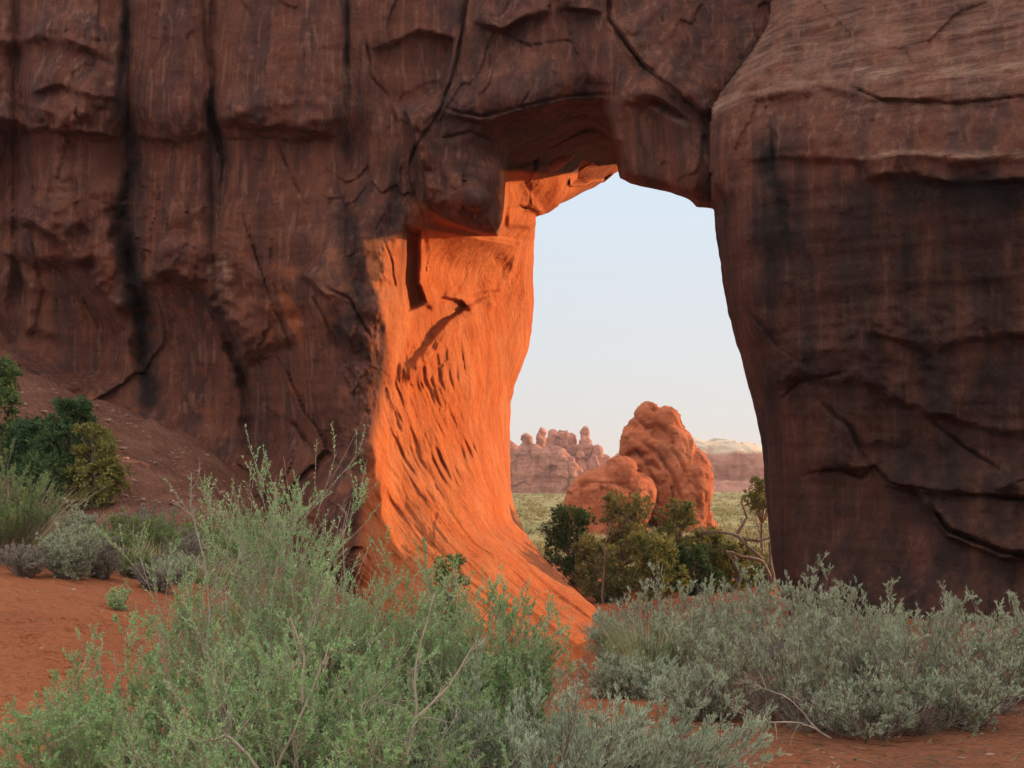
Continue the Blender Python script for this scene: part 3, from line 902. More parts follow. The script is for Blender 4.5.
    cell = (c00.astype(int) + c01 + c11 + c10) > 0
    okv = keepv | snap
    cell &= okv[:-1, :-1] & okv[:-1, 1:] & okv[1:, 1:] & okv[1:, :-1]
    # the low part of the opening carries no rock between the feet
    quads = np.stack([idx[:-1, :-1], idx[1:, :-1], idx[1:, 1:], idx[:-1, 1:]], -1)[cell]
    used = np.zeros(n * mcols, bool); used[quads.ravel()] = True
    # boundary edges
    e = np.concatenate([quads[:, [0, 1]], quads[:, [1, 2]], quads[:, [2, 3]], quads[:, [3, 0]]])
    key = np.sort(e, 1); kk = key[:, 0].astype(np.int64) * (n * mcols) + key[:, 1]
    uq, inv, cnt = np.unique(kk, return_inverse=True, return_counts=True)
    be = e[cnt[inv] == 1]
    Pf = P.reshape(-1, 3); Bd = (bdir * T[..., None]).reshape(-1, 3)
    verts = [Pf]; base = n * mcols
    bv = np.unique(be.ravel()); remap = np.full(n * mcols, -1); remap[bv] = np.arange(len(bv))
    rings = 7
    faces = [quads]; src = [quads[:, 0]]
    prev = lambda i: i
    for k in range(1, rings + 1):
        tt = k / (rings + 1)
        pos = Pf[bv] + Bd[bv] * tt
        pos = pos + 0.35 * np.sin(math.pi * tt) * np.stack([fbm(pos * 0.6, 3, 101), fbm(pos * 0.6, 3, 102), fbm(pos * 0.6, 3, 103)], -1)
        verts.append(pos)
        start = base + (k - 1) * len(bv)
        a = be[:, 0] if k == 1 else start - len(bv) + remap[be[:, 0]]
        b = be[:, 1] if k == 1 else start - len(bv) + remap[be[:, 1]]
        faces.append(np.stack([b, a, start + remap[be[:, 0]], start + remap[be[:, 1]]], -1)); src.append(be[:, 0])
    last = base + (rings - 1) * len(bv)
    bstart = base + rings * len(bv)
    Pb = Pf + Bd
    Pb = Pb + np.array([0.3, 0.6, 0.0]) * (1.2 * fbm(Pb * 0.25, 3, 110) + 0.3 * fbm(Pb, 2, 111))[:, None]
    verts.append(Pb)
    faces.append(np.stack([last + remap[be[:, 1]], last + remap[be[:, 0]], bstart + be[:, 0], bstart + be[:, 1]], -1)); src.append(be[:, 0])
    faces.append(quads[:, ::-1] + bstart); src.append(quads[:, 0])
    verts = np.concatenate(verts); faces = np.concatenate(faces); src = np.concatenate(src)

    def ext(a, back):
        a = a.ravel()
        return np.concatenate([a] + [a[bv]] * rings + [a * 0 + back if back is not None else a])
    at = {'varnish': ext(var, 0.1), 'fresh': ext(fresh, 0.5), 'pale': ext(pale, 0.0)}
    # smooth normals of the whole, kept when it is divided into parts
    fn = np.cross(verts[faces[:, 2]] - verts[faces[:, 0]], verts[faces[:, 3]] - verts[faces[:, 1]])
    nrm = np.zeros(verts.shape)
    for k in range(4):
        for ax in range(3):
            nrm[:, ax] += np.bincount(faces[:, k], fn[:, ax], len(verts))
    nrm /= np.linalg.norm(nrm, axis=1, keepdims=True) + 1e-12

    # --- division into parts along real joints
    uu, vv = u.ravel()[src], v.ravel()[src]
    rr = right.ravel()[src]
    seam = np.interp(vv, [-130, 28, 50, 80, 112, 150, 190, 240, 320, 400, 450, 500, 560, 705], [470, 464, 459, 452, 440, 415, 406, 398, 386, 372, 363, 355, 352, 350])
    part = np.where(rr, 3, np.where(uu < seam, 0, np.where(vv < np.interp(uu, [400, 412, 425, 440, 470, 500, 503, 508, 540, 580, 640], [180, 186, 205, 216, 230, 236, 206, 176, 174, 178, 212]), 2, 1)))
    root = thing('sandstone_arch', tuple(unproj(560, 640, 34.0)), 'huge red sandstone arch with a tall opening and a glowing orange inner pier', 'rock arch')
    for k, (nm, lab) in enumerate([('cliff_wall', 'shadowed brown wall split by dark vertical cracks'), ('pier', 'sunlit orange pier with gouged face and flared foot'), ('span', 'dark span with blocky cracks over the opening'), ('buttress', 'smooth dark buttress with pale band across its top')]):
        fk = faces[part == k]
        vid, inv = np.unique(fk.ravel(), return_inverse=True)
        me = mesh_np(nm, verts[vid] - np.array(root.location), inv.reshape(-1, 4), M['cliff'], True, {a: b[vid] for a, b in at.items()})
        me.normals_split_custom_set_from_vertices(nrm[vid].astype(np.float32))
        o = link(nm, me, root)
        o['label'] = lab

    # --- the fin runs on beyond both sides of the frame
    def fin_run(p0, p1, h, T, seed, name):
        p0, p1 = np.array(p0, float), np.array(p1, float)
        ns, nh = 180, 80
        prof = [(0.0, 0)] * 0
        s = np.linspace(0, 1, ns)
        loop = np.linspace(0, 1, nh)
        dirv = (p1 - p0) / np.linalg.norm(p1 - p0); nv = np.array([-dirv[1], dirv[0]])
        if nv[1] > 0: nv = -nv
        ht = h * (1 - 0.35 * s ** 2)
        Vs = []
        for j, t in enumerate(loop):
            if t < 0.42: o_, zz = 0.0, t / 0.42
            elif t < 0.58: o_, zz = -(t - 0.42) / 0.16 * T, 1.0 + 0.05 * math.sin((t - 0.42) / 0.16 * math.pi)
            else: o_, zz = -T, 1 - (t - 0.58) / 0.42
            p = p0[None] + (p1 - p0)[None] * s[:, None] + nv[None] * o_
            Vs.append(np.stack([p[:, 0], p[:, 1], -6 + zz * (ht + 6)], -1))
        Vs = np.stack(Vs)
        d = 1.0 * fbm(Vs * np.array([.22, .22, .12]), 4, seed) + 0.3 * (worley(Vs * np.array([.4, .4, .2]), seed)[2] - .5)
        Vs[..., 0] += nv[0] * d; Vs[..., 1] += nv[1] * d
        a = np.arange(nh * ns).reshape(nh, ns)
        fc = np.stack([a[:-1, :-1], a[:-1, 1:], a[1:, 1:], a[1:, :-1]], -1).reshape(-1, 4)
        V2 = Vs.reshape(-1, 3)
        z = np.zeros(len(V2))
        return link(name, mesh_np(name, V2 - np.array(root.location), fc, M['cliff'], True, {'varnish': z + 0.2, 'fresh': z, 'pale': z}), root)
    a = unproj(1120, 300, f_rw(np.array(1120.), np.array(300.)))
    fin_run((a[0] - 0.5, a[1] + 1.2), (54, 3.0), 27, 6, 201, 'cliff_wall')
    b = unproj(-150, 300, f_lw(np.array(-150.), np.array(300.)))
    fin_run((b[0] + 1.0, b[1] + 1.5), (-62, 49), 24, 8, 202, 'cliff_wall')


build_arch()


# ------------------------------------------------------------------ free-standing rocks
def blob_mesh(ells, voxel, warp, seed, strata=0.0, grooves=(), taper=0.0):
    """ells: list of (centre xyz, radii xyz, power) -> welded rock surface"""
    bm = bmesh.new()
    for (c, r, tilt) in ells:
        tmp = bmesh.new()
        bmesh.ops.create_icosphere(tmp, subdivisions=5, radius=1)
        vs = np.array([v.co[:] for v in tmp.verts])
        nz = 0.4 * fbm(vs * 1.4 + np.array(c) * 0.37, 3, seed)
        sq = np.sign(vs) * np.abs(vs) ** 0.8
        vs = sq * (1 + 0.16 * nz[:, None]) * np.array(r)
        zr = vs[:, 2] / r[2]
        vs[:, :2] *= (1 - taper * np.clip(zr, -1, 1))[:, None]
        ca, sa = math.cos(tilt), math.sin(tilt)
        vs = np.stack([vs[:, 0] * ca + vs[:, 2] * sa, vs[:, 1], -vs[:, 0] * sa + vs[:, 2] * ca], -1) + np.array(c)
        for vtx, co in zip(tmp.verts, vs):
            vtx.co = co
        me = bpy.data.meshes.new('tmp'); tmp.to_mesh(me); tmp.free()
        bm.from_mesh(me); bpy.data.meshes.remove(me)
    me = bpy.data.meshes.new('tmp'); bm.to_mesh(me); bm.free()
    o = bpy.data.objects.new('tmp', me); COL.objects.link(o)
    md = o.modifiers.new('r', 'REMESH'); md.mode = 'VOXEL'; md.voxel_size = voxel
    sm = o.modifiers.new('s', 'SMOOTH'); sm.iterations = 1
    dg = bpy.context.evaluated_depsgraph_get()
    ev = o.evaluated_get(dg)
    me2 = bpy.data.meshes.new_from_object(ev)
    bpy.data.objects.remove(o); bpy.data.meshes.remove(me)
    nv = len(me2.vertices)
    co = np.empty(nv * 3, np.float32); me2.vertices.foreach_get('co', co); co = co.reshape(-1, 3).astype(float)
    no = np.empty(nv * 3, np.float32); me2.vertex_normals.foreach_get('vector', no); no = no.reshape(-1, 3)
    sc = 1.0 / warp
    d = warp * (0.55 * fbm(co * 0.22 * sc, 5, seed + 1, 0.55) + 0.25 * (worley(co * 0.28 * sc * np.array([1, 1, .7]), seed + 2)[2] - 0.5))
    d = d + warp * (0.55 if warp > 1 else 0.36) * facets(co * 0.30 * sc * np.array([1, 1, 0.8]), seed + 4, 1.5)[0] + warp * 0.22 * facets(co * 0.75 * sc, seed + 5, 1.5)[0]
    if strata:
        d = d + strata * fbm(np.stack([co[:, 0] * .04, co[:, 1] * .04, co[:, 2] * 0.9 * sc], -1), 3, seed + 3)
    if grooves:                                # joints and hollows on the face towards the arch
        rel = co - EYE
        zc = rel[:, 1] * CP + rel[:, 2] * SP; yc = -rel[:, 1] * SP + rel[:, 2] * CP
        gu = 512 + F * rel[:, 0] / zc + 1.5 * fbm(co * 0.4, 3, 5); gv = 384 - F * yc / zc + 1.5 * fbm(co * 0.4, 3, 6)
        fr = sstep(0.3, -0.1, no[:, 1])
        for pts, w, dep in grooves:
            dd, _, al = dist_poly(gu, gv, pts)
            d = d - fr * dep * np.exp(-(dd / w) ** 2) * np.minimum(1, np.minimum(al, 1 - al) * 6 + 0.1)
    co = co + no * d[:, None]
    me2.vertices.foreach_set('co', co.astype(np.float32).ravel())
    me2.polygons.foreach_set('use_smooth', np.ones(len(me2.polygons), bool))
    me2.update()
    return me2, co


def pe(u, v, Y, ru, rv, rd, tilt=0.0, dy=0.0):
    """an ellipsoid given by where it stands"""
    c = unproj(u, v, Y)
    return ((c[0], c[1] + dy, c[2]), (ru * Y / F, rd * Y / F, rv * Y / F), tilt)


def put_rock(name, ells, voxel, warp, seed, mat, strata, label, cat, pale=None, group=None, grooves=(), taper=0.0):
    me, co = blob_mesh(ells, voxel, warp, seed, strata, grooves, taper)
    me.name = name
    me.materials.clear(); me.materials.append(mat)
    base = np.array([co[:, 0].mean(), co[:, 1].mean(), co[:, 2].min()])
    if pale is not None:
        a = me.attributes.new('pale', 'FLOAT', 'POINT')
        a.data.foreach_set('value', pale(co).astype(np.float32))
    me.transform(__import__('mathutils').Matrix.Translation(-Vector(base)))
    o = link(name, me)
    o.location = base
    return tag(o, label, cat, group)


Yk = 106
put_rock('sandstone_dome', [
    pe(650, 424, Yk, 15, 23, 18, 0.0), pe(662, 432, Yk, 19, 26, 20, 0.25), pe(645, 434, Yk, 19, 22, 20, 0.3), pe(634, 452, Yk, 17, 20, 20, 0.1), pe(643, 446, Yk, 25, 22, 24, 0.3), pe(665, 475, Yk, 26, 52, 34, 0.22),
    pe(646, 484, Yk, 29, 42, 30, 0.25), pe(682, 510, Yk, 27, 62, 36, 0.15), pe(690, 560, Yk, 30, 50, 40, 0.0, 1)],
    0.14, 0.8, 11, M['knob'], 0.06, 'tall rounded orange sandstone knob with a leaning domed head', 'rock', grooves=[
        ([(632, 416), (641, 420), (648, 427), (657, 424), (672, 433), (677, 449)], 2.2, 0.6), ([(652, 428), (664, 436), (670, 446)], 5.5, 0.5),
        ([(645, 462), (653, 464), (661, 472)], 2.2, 0.5), ([(624, 457), (635, 452), (647, 455)], 1.8, 0.5), ([(671, 484), (673, 495), (676, 512)], 1.8, 0.5),
        ([(648, 402), (655, 410), (662, 404)], 2, 0.4), ([(690, 470), (697, 490), (700, 515)], 2.5, 0.4), ([(626, 462), (638, 478), (646, 492), (655, 503)], 3.2, 1.2), ([(648, 478), (660, 486), (668, 480)], 1.5, 0.25), ([(640, 440), (656, 452), (672, 476), (684, 508)], 2.0, 0.45), ([(634, 446), (646, 464), (658, 490)], 1.8, 0.4), ([(664, 440), (680, 458), (690, 484)], 1.8, 0.35)])
put_rock('sandstone_boulder', [
    pe(600, 507, Yk - 4, 35, 38, 34, 0.35), pe(613, 483, Yk - 4, 20, 30, 26, 0.6), pe(590, 520, Yk - 4, 27, 32, 34, 0.1), pe(622, 506, Yk - 4, 29, 38, 26, 0.5), pe(610, 550, Yk - 4, 45, 34, 40)],
    0.14, 0.8, 15, M['knob'], 0.06, 'low domed reddish boulder leaning on the foot of the tall knob', 'rock', grooves=[
        ([(575, 492), (589, 482), (606, 482), (612, 495)], 1.4, 0.3), ([(578, 486), (587, 480)], 2.2, 0.4), ([(606, 482), (620, 484), (634, 492)], 1.4, 0.22)])

Yf = 420


def stepped(us, top, base, Y, ru, rd, dy=0):
    return [pe(u, (t + base) / 2, Y, ru, (base - t) / 2 * 1.06, rd, 0, dy) for u, t in zip(us, top)]


put_rock('sandstone_fin',
         stepped([470, 492, 508, 524, 536], [446, 446, 445, 445, 447], 512, Yf, 14, 22)
         + stepped([545, 556, 567], [449, 450, 456], 512, Yf - 3, 9, 20) + stepped([562, 572], [452, 458], 512, Yf - 6, 8, 18)
         + stepped([580, 586], [468, 476], 512, Yf - 5, 7, 18)
         + stepped([553, 562, 571], [432, 433, 437], 500, Yf + 18, 9, 18) + stepped([540], [434], 470, Yf + 4, 5.5, 6)
         + stepped([566], [433], 500, Yf + 10, 6, 9)
         + [pe(526, 440, Yf, 4.2, 6, 5), pe(543, 431, Yf + 4, 2.4, 2.6, 2.6)]
         + stepped([586], [427], 500, Yf + 14, 6.5, 8) + [pe(586, 452, Yf + 13, 11, 16, 10)] + stepped([584, 590], [438, 442], 500, Yf + 12, 9, 9) + stepped([598, 606], [449, 456], 505, Yf + 10, 8, 14)
         + stepped([580, 592], [454, 458], 505, Yf + 4, 8, 12),
         0.34, 1.8, 23, M['fin'], 0.8, 'distant pink sandstone fin topped by knobs and a pointed spire', 'rock formation', taper=0.22)
put_rock('sandstone_mesa',
         stepped([640, 675, 700, 722, 745, 775, 810, 850], [452, 446, 443, 444, 448, 452, 452, 456], 520, 470, 30, 60)
         + [pe(700, 500, 450, 70, 18, 60), pe(770, 500, 450, 70, 20, 60)],
         0.9, 4.0, 29, M['mesa'], 1.2, 'distant low mesa with pale cream cap rock right of the knob', 'rock formation',
         pale=lambda co: sstep(11.5, 13.5, co[:, 2] + 2.0 * fbm(co * 0.08, 3, 5)))
put_rock('sandstone_ridge',
         stepped(list(range(300, 520, 28)), [452, 448, 450, 454, 449, 452, 450, 449], 510, 480, 30, 40),
         0.9, 4.0, 35, M['fin'], 1.2, 'far pink sandstone ridge running left behind the arch pier', 'rock formation')


# ------------------------------------------------------------------ plants
def unit(a):
    return a / (np.linalg.norm(a, axis=-1, keepdims=True) + 1e-9)


def tubes(P, rad, sides=3):
    """P (N,K,3) polylines with radius rad (N,K)"""
    N, K, _ = P.shape
    d = unit(np.gradient(P, axis=1))
    ref = np.where(np.abs(d[..., 2:3]) > 0.9, np.array([1.0, 0, 0]), np.array([0, 0, 1.0]))
    s = unit(np.cross(d, ref)); t = np.cross(d, s)
    a = np.arange(sides) * 2 * math.pi / sides
    V = P[:, :, None] + rad[:, :, None, None] * (s[:, :, None] * np.cos(a)[None, None, :, None] + t[:, :, None] * np.sin(a)[None, None, :, None])
    idx = np.arange(N * K * sides).reshape(N, K, sides)
    nx = np.roll(idx, -1, 2)
    Fc = np.stack([idx[:, :-1], nx[:, :-1], nx[:, 1:], idx[:, 1:]], -1).reshape(-1, 4)
    return V.reshape(-1, 3), Fc


def merge(parts):
    V, Fc, n = [], [], 0
    for v, f in parts:
        V.append(v); Fc.append(f + n); n += len(v)
    return np.concatenate(V), np.concatenate(Fc)


def leaves(c, d, l, w, rng):
    """diamond leaves: base point, direction, length, width"""
    n = len(c)
    s = unit(np.cross(d, rng.normal(size=(n, 3)) + np.array([0, -0.5, 0.9])))
    up = np.cross(s, d)
    l = l[:, None]; w = w[:, None]
    V = np.stack([c, c + d * l * 0.5 + s * w * .5 + up * l * 0.05, c + d * l, c + d * l * .5 - s * w * .5 + up * l * 0.05], 1).reshape(-1, 3)
    return V, np.arange(n * 4).reshape(n, 4)


def curve(P0, D, L, bend, K):
    t = np.linspace(0, 1, K)[None, :, None]
    return P0[:, None] + D[:, None] * (L[:, None, None] * t) + bend[:, None] * (L[:, None, None] * t * t)


def spawn(P, n, t0, t1, rng, spread, up, Lr, side_bias=None):
    """n children on each polyline of P; returns P0, D, L"""
    N, K, _ = P.shape
    t = rng.uniform(t0, t1, (N, n)) * (K - 1)
    i = np.minimum(t.astype(int), K - 2); f = (t - i)[..., None]
    r = np.arange(N)[:, None]
    p = P[r, i] * (1 - f) + P[r, i + 1] * f
    dd = unit(P[r, i + 1] - P[r, i])
    rd = unit(rng.normal(size=(N, n, 3)))
    D = unit(dd * (1 - spread) + rd * spread + np.array([0, 0, up]))
    Lp = np.linalg.norm(np.diff(P, axis=1), axis=-1).sum(1)[:, None]
    L = Lp * rng.uniform(Lr[0], Lr[1], (N, n)) * (1.15 - 0.6 * (t / (K - 1)))
    return p.reshape(-1, 3), D.reshape(-1, 3), L.reshape(-1)


PLANTS = []


def shrub(name, base, h, r, label, cat, leafmat, seed, group=None, stems=26, sec=7, ter=4, leaf=(0.022, 0.006), nleaf=9, lean=(0, 0), droop=0.0,
          woodmat='bark', spread=0.5, up=0.25, leaf_t=0.35, stem_r=0.006, bare=0.0, flat=1.0, tip_plume=0.0, sec_t=0.2, sec_l=(0.22, 0.46)):
    """branching desert shrub: stems > side shoots > twigs, leaves along the outer wood"""
    rng = np.random.default_rng(seed)
    base = np.array(base, float)
    az = rng.uniform(0, 2 * math.pi, stems); rr = np.sqrt(rng.uniform(0.0, 1, stems))
    tip = np.stack([np.cos(az) * rr * r * 0.85, np.sin(az) * rr * r * 0.85 * flat, h * (1 - 0.50 * rr ** 2) * rng.uniform(0.6, 0.92, stems)], -1)
    tip[:, 0] += lean[0] * rng.uniform(0.5, 1.2, stems); tip[:, 1] += lean[1]
    P0 = np.stack([np.cos(az) * rr * r * 0.16, np.sin(az) * rr * r * 0.16, np.full(stems, -0.06)], -1)
    L = np.linalg.norm(tip - P0, axis=1)
    D = unit(tip - P0)
    outward = np.stack([D[:, 0], D[:, 1], 0 * az], -1)
    bend = outward * (0.25 if droop == 0 else 0.35) + np.array([0, 0, 0.10 - droop]) + rng.normal(0, 0.07, (stems, 3))
    D = unit(D - bend * 0.8)
    K1 = 7
    A = curve(P0, D, L, bend, K1)
    wob = rng.normal(0, 0.026 * h, A.shape); wob[:, 0] = 0
    A = A + np.cumsum(wob, 1) * 0.6
    p, d, l = spawn(A, sec, sec_t, 0.98, rng, spread, up, sec_l)
    B = curve(p, d, l, np.array([0, 0, 0.18 - droop]) + rng.normal(0, 0.12, d.shape), 5)
    p, d, l = spawn(B, ter, 0.2, 0.98, rng, spread * 0.9, up, (0.25, 0.5))
    C = curve(p, d, l, np.array([0, 0, 0.12 - droop * .7]) + rng.normal(0, 0.12, d.shape), 4)
    wood = [tubes(A, stem_r * np.linspace(1, 0.35, K1)[None] * rng.uniform(0.6, 1.3, (stems, 1))),
            tubes(B, stem_r * 0.42 * np.linspace(1, 0.5, 5)[None] * np.ones((len(B), 1))),
            tubes(C, stem_r * 0.24 * np.linspace(1, 0.6, 4)[None] * np.ones((len(C), 1)))]
    V, Fc = merge(wood)
    root = thing(name, tuple(base), label, cat, group)
    link('branches', mesh_np('branches', V, Fc, M[woodmat], True), root)
    if leafmat:
        zmax = max(h, 0.01)
        cs, ds = [], []
        for Pq, n_, t0 in ((C, nleaf, 0.15), (B, int(nleaf * 0.9), leaf_t)):
            N, K, _ = Pq.shape
            t = rng.uniform(t0, 1.0, (N, n_)) * (K - 1)
            i = np.minimum(t.astype(int), K - 2); f = (t - i)[..., None]
            rI = np.arange(N)[:, None]
            pp = Pq[rI, i] * (1 - f) + Pq[rI, i + 1] * f
            dd = unit(Pq[rI, i + 1] - Pq[rI, i])
            dl = unit(dd * (0.75 + tip_plume) + unit(rng.normal(size=dd.shape)) * 0.75 + np.array([0, 0, 0.15]))
            if bare > 0:                                             # some shoots have lost their leaves
                keep = np.repeat((rng.uniform(size=N) > bare)[:, None], n_, 1).ravel()
            else:
                keep = np.ones(N * n_, bool)
            cs.append(pp.reshape(-1, 3)[keep]); ds.append(dl.reshape(-1, 3)[keep])
        c = np.concatenate(cs); dl = np.concatenate(ds)
        n = len(c)
        V, Fc = leaves(c, dl, leaf[0] * rng.uniform(0.55, 1.35, n), leaf[1] * rng.uniform(0.7, 1.3, n), rng)
        link('foliage', mesh_np('foliage', V, Fc, M[leafmat], False), root)
    PLANTS.append(root)
    return root


def grass_tuft(name, base, h, r, label, cat, mats, seed, n=900, group=None, lean=(0, 0)):
    rng = np.random.default_rng(seed)
    az = rng.uniform(0, 2 * math.pi, n); rr = np.sqrt(rng.uniform(0, 1, n)) * r
    P0 = np.stack([np.cos(az) * rr * 0.6, np.sin(az) * rr * 0.6, np.full(n, -0.03)], -1)
    D = unit(np.stack([np.cos(az) * 0.35 + lean[0], np.sin(az) * 0.35 + lean[1], np.ones(n)], -1) + rng.normal(0, 0.14, (n, 3)))
    L = h * rng.uniform(0.5, 1.08, n)
    bend = np.stack([np.cos(az) * 0.3 + lean[0], np.sin(az) * 0.3, np.full(n, -0.12)], -1) * rng.uniform(0.2, 1, (n, 1))
    C = curve(P0, D, L, bend, 5)
    w = 0.004 * max(1.0, base[1] / 9.0)
    s = unit(np.cross(D, rng.normal(size=D.shape)))
    wd = np.array([1, 0.95, 0.8, 0.55, 0.1]) * w
    V = np.stack([C + s[:, None] * wd[None, :, None], C - s[:, None] * wd[None, :, None]], 2).reshape(-1, 3)
    idx = np.arange(n * 10).reshape(n, 5, 2)
    Fc = np.stack([idx[:, :-1, 0], idx[:, :-1, 1], idx[:, 1:, 1], idx[:, 1:, 0]], -1)
    root = thing(name, tuple(base), label, cat, group)
    k = int(n * 0.55)
    link('blades', mesh_np('blades', V, Fc[:k].reshape(-1, 4), M[mats[0]], False), root)
    link('dry_blades', mesh_np('dry_blades', V, Fc[k:].reshape(-1, 4), M[mats[1]], False), root)
    return root


def juniper(name, base, h, r, label, mat, seed, group=None, clumps=70, per=220, leaf=0.09, cone=0.6, trunk_r=0.09, mat2=None, side2=None, lean=0.0, open_=0.25, low=0.08):
    rng = np.random.default_rng(seed)
    # trunk and limbs
    K = 8
    tz = np.linspace(0, 1, K)
    tr = np.stack([lean * tz ** 1.5 + 0.12 * r * np.sin(tz * 5 + seed), 0.1 * r * np.cos(tz * 4 + seed * 2), tz * h * 0.93 - 0.1], -1)[None]
    parts = [tubes(tr, (trunk_r * np.linspace(1.25, 0.22, K))[None], 7)]
    zf = rng.uniform(low, 1.0, clumps) ** 0.9
    prof = np.where(zf < 0.3, 0.75 + 0.25 * zf / 0.3, 1 - cone * (zf - 0.3) / 0.7)
    lump = 1 + 0.28 * np.sin(zf * 9 + seed) * np.cos(rng.uniform(0, 6, clumps))
    az = rng.uniform(0, 2 * math.pi, clumps)
    rad = r * prof * lump * np.sqrt(rng.uniform(0.15, 1.0, clumps))
    i = np.minimum((zf * (K - 1)).astype(int), K - 1)
    cen = tr[0][i].copy(); cen[:, 2] = zf * h * 0.97
    cen[:, 0] += np.cos(az) * rad; cen[:, 1] += np.sin(az) * rad
    j = np.maximum(i - 1, 0)
    p0 = tr[0][j]
    mid = (p0 + cen) * 0.5 + rng.normal(0, 0.06 * r, cen.shape)
    tq = np.linspace(0, 1, 5)[None, :, None]
    limb = p0[:, None] * (1 - tq) ** 2 + 2 * mid[:, None] * tq * (1 - tq) + cen[:, None] * tq ** 2
    parts.append(tubes(limb, trunk_r * 0.32 * np.linspace(1, 0.25, 5)[None] * rng.uniform(0.5, 1.2, (clumps, 1)), 4))
    V, Fc = merge(parts)
    root = thing(name, tuple(base), label, 'tree', group)
    link('trunk', mesh_np('trunk', V, Fc, M['bark'], True), root)
    sz = r * rng.uniform(0.16, 0.34, clumps) * (0.7 + 0.5 * prof)
    n = clumps * per
    ci = np.repeat(np.arange(clumps), per)
    # little sprays: each clump is made of pointed tufts reaching out and up
    tuft = unit(rng.normal(size=(clumps, 14, 3)) + np.array([0, 0, 0.35]))
    ti = rng.integers(0, 14, n)
    dirs = tuft[ci, ti]
    dist = rng.uniform(0.1, 1.0, n) ** 0.7
    c = cen[ci] + dirs * (dist * sz[ci])[:, None] + rng.normal(0, 0.13, (n, 3)) * (sz[ci] * (1.1 - 0.6 * dist))[:, None]
    dl = unit(dirs + rng.normal(0, 0.5, (n, 3)) + np.array([0, 0, 0.3]))
    keep = c[:, 2] > 0.03
    ll = leaf * rng.uniform(0.6, 1.4, n)
    sel = np.ones(n, bool) if side2 is None else ~side2(c, rng)
    for mm, k in ((mat, sel), (mat2, ~sel)):
        k = k & keep
        if mm is None or not k.any():
            continue
        V, Fc = leaves(c[k], dl[k], ll[k], ll[k] * 0.42, rng)
        link('crown', mesh_np('crown', V, Fc, M[mm], False), root)
    return root


def bare_branch(name, base, spine, r0, seed, label, cat, sec=9, ter=4, mat='twig', group=None, slen=(0.25, 0.6)):
    """dead wood: list of limbs, each a list of points relative to base"""
    rng = np.random.default_rng(seed)
    parts = []
    for k, pts in enumerate(spine):
        P = np.array(pts, float)
        t = np.linspace(0, len(P) - 1, 12); i = np.minimum(t.astype(int), len(P) - 2); f = (t - i)[:, None]
        A = (P[i] * (1 - f) + P[i + 1] * f)[None]
        size = np.linalg.norm(P[-1] - P[0])
        A = A + np.cumsum(rng.normal(0, 0.008 * size, A.shape), 1)
        parts.append(tubes(A, (r0 * np.linspace(1, 0.3, 12))[None] * (0.8 if k else 1), 6))
        p, d, l = spawn(A, sec, 0.2, 0.98, rng, 0.55, 0.15, slen)
        B = curve(p, d, l * 0.6, rng.normal(0, 0.25, d.shape), 5)
        parts.append(tubes(B, r0 * 0.3 * np.linspace(1, 0.4, 5)[None] * rng.uniform(0.5, 1.2, (len(B), 1)), 4))
        if ter:
            p, d, l = spawn(B, ter, 0.2, 0.98, rng, 0.6, 0.15, (0.3, 0.6))
            Cc = curve(p, d, l, rng.normal(0, 0.25, d.shape), 4)
            parts.append(tubes(Cc, r0 * 0.13 * np.linspace(1, 0.5, 4)[None] * np.ones((len(Cc), 1)), 3))
    V, Fc = merge(parts)
    o = link(name, mesh_np(name, V, Fc, M[mat], True))
    o.location = base
    return tag(o, label, cat, group)


def top_h(base, v):
    """height a plant at base needs so that its top reaches pixel row v"""
    return float(unproj(512, v, base[1])[2] - base[2])


# --- foreground, left to centre: green saltbush
b = G(285, 5.5)
shrub('saltbush', b, top_h(b, 466), 0.66, 'tallest green saltbush in the foreground with bare tan twigs at its crown', 'shrub', 'saltbush', 1, 'green foreground saltbushes',
      stems=54, sec=10, ter=6, leaf=(0.015, 0.0052), nleaf=30, spread=0.52, up=0.36, bare=0.2, stem_r=0.005, woodmat='twig')
b = G(420, 5.3)
shrub('saltbush', b, top_h(b, 584), 0.62, 'broad green saltbush left of the orange pier foot', 'shrub', 'saltbush', 2, 'green foreground saltbushes',
      stems=84, sec=10, ter=6, leaf=(0.015, 0.0052), nleaf=30, spread=0.58, up=0.26, bare=0.12, stem_r=0.005, woodmat='twig')
b = G(120, 5.0)
shrub('saltbush', b, top_h(b, 640), 0.52, 'low sprawling green saltbush on red sand at lower left', 'shrub', 'saltbush', 3, 'green foreground saltbushes',
      stems=60, sec=9, ter=6, leaf=(0.015, 0.0052), nleaf=30, spread=0.58, up=0.24, bare=0.12, stem_r=0.005, woodmat='twig')
b = G(497, 5.6)
shrub('saltbush', b, top_h(b, 602), 0.36, 'green saltbush with arms reaching over the orange slickrock', 'shrub', 'saltbush', 4, 'green foreground saltbushes',
      stems=56, sec=9, ter=6, leaf=(0.015, 0.0052), nleaf=30, spread=0.55, up=0.28, bare=0.1, stem_r=0.005, woodmat='twig')
b = G(300, 4.4)
shrub('saltbush', b, top_h(b, 640), 0.75, 'closest green saltbush rising from the bottom edge with crossed pale branches', 'shrub', 'saltbush', 5, 'green foreground saltbushes',
      stems=90, sec=10, ter=6, leaf=(0.015, 0.0052), nleaf=30, spread=0.6, up=0.22, bare=0.14, stem_r=0.0055, woodmat='twig')
b = G(600, 5.0)
shrub('sand_sage', b, top_h(b, 655), 0.55, 'feathery blue green sand sage arching right over the sand', 'shrub', 'sandsage', 6, None,
      stems=80, sec=8, ter=5, leaf=(0.024, 0.005), nleaf=14, lean=(0.26, 0.0), droop=0.22, spread=0.38, up=0.12, tip_plume=0.5, stem_r=0.005)
b = G(500, 4.6)
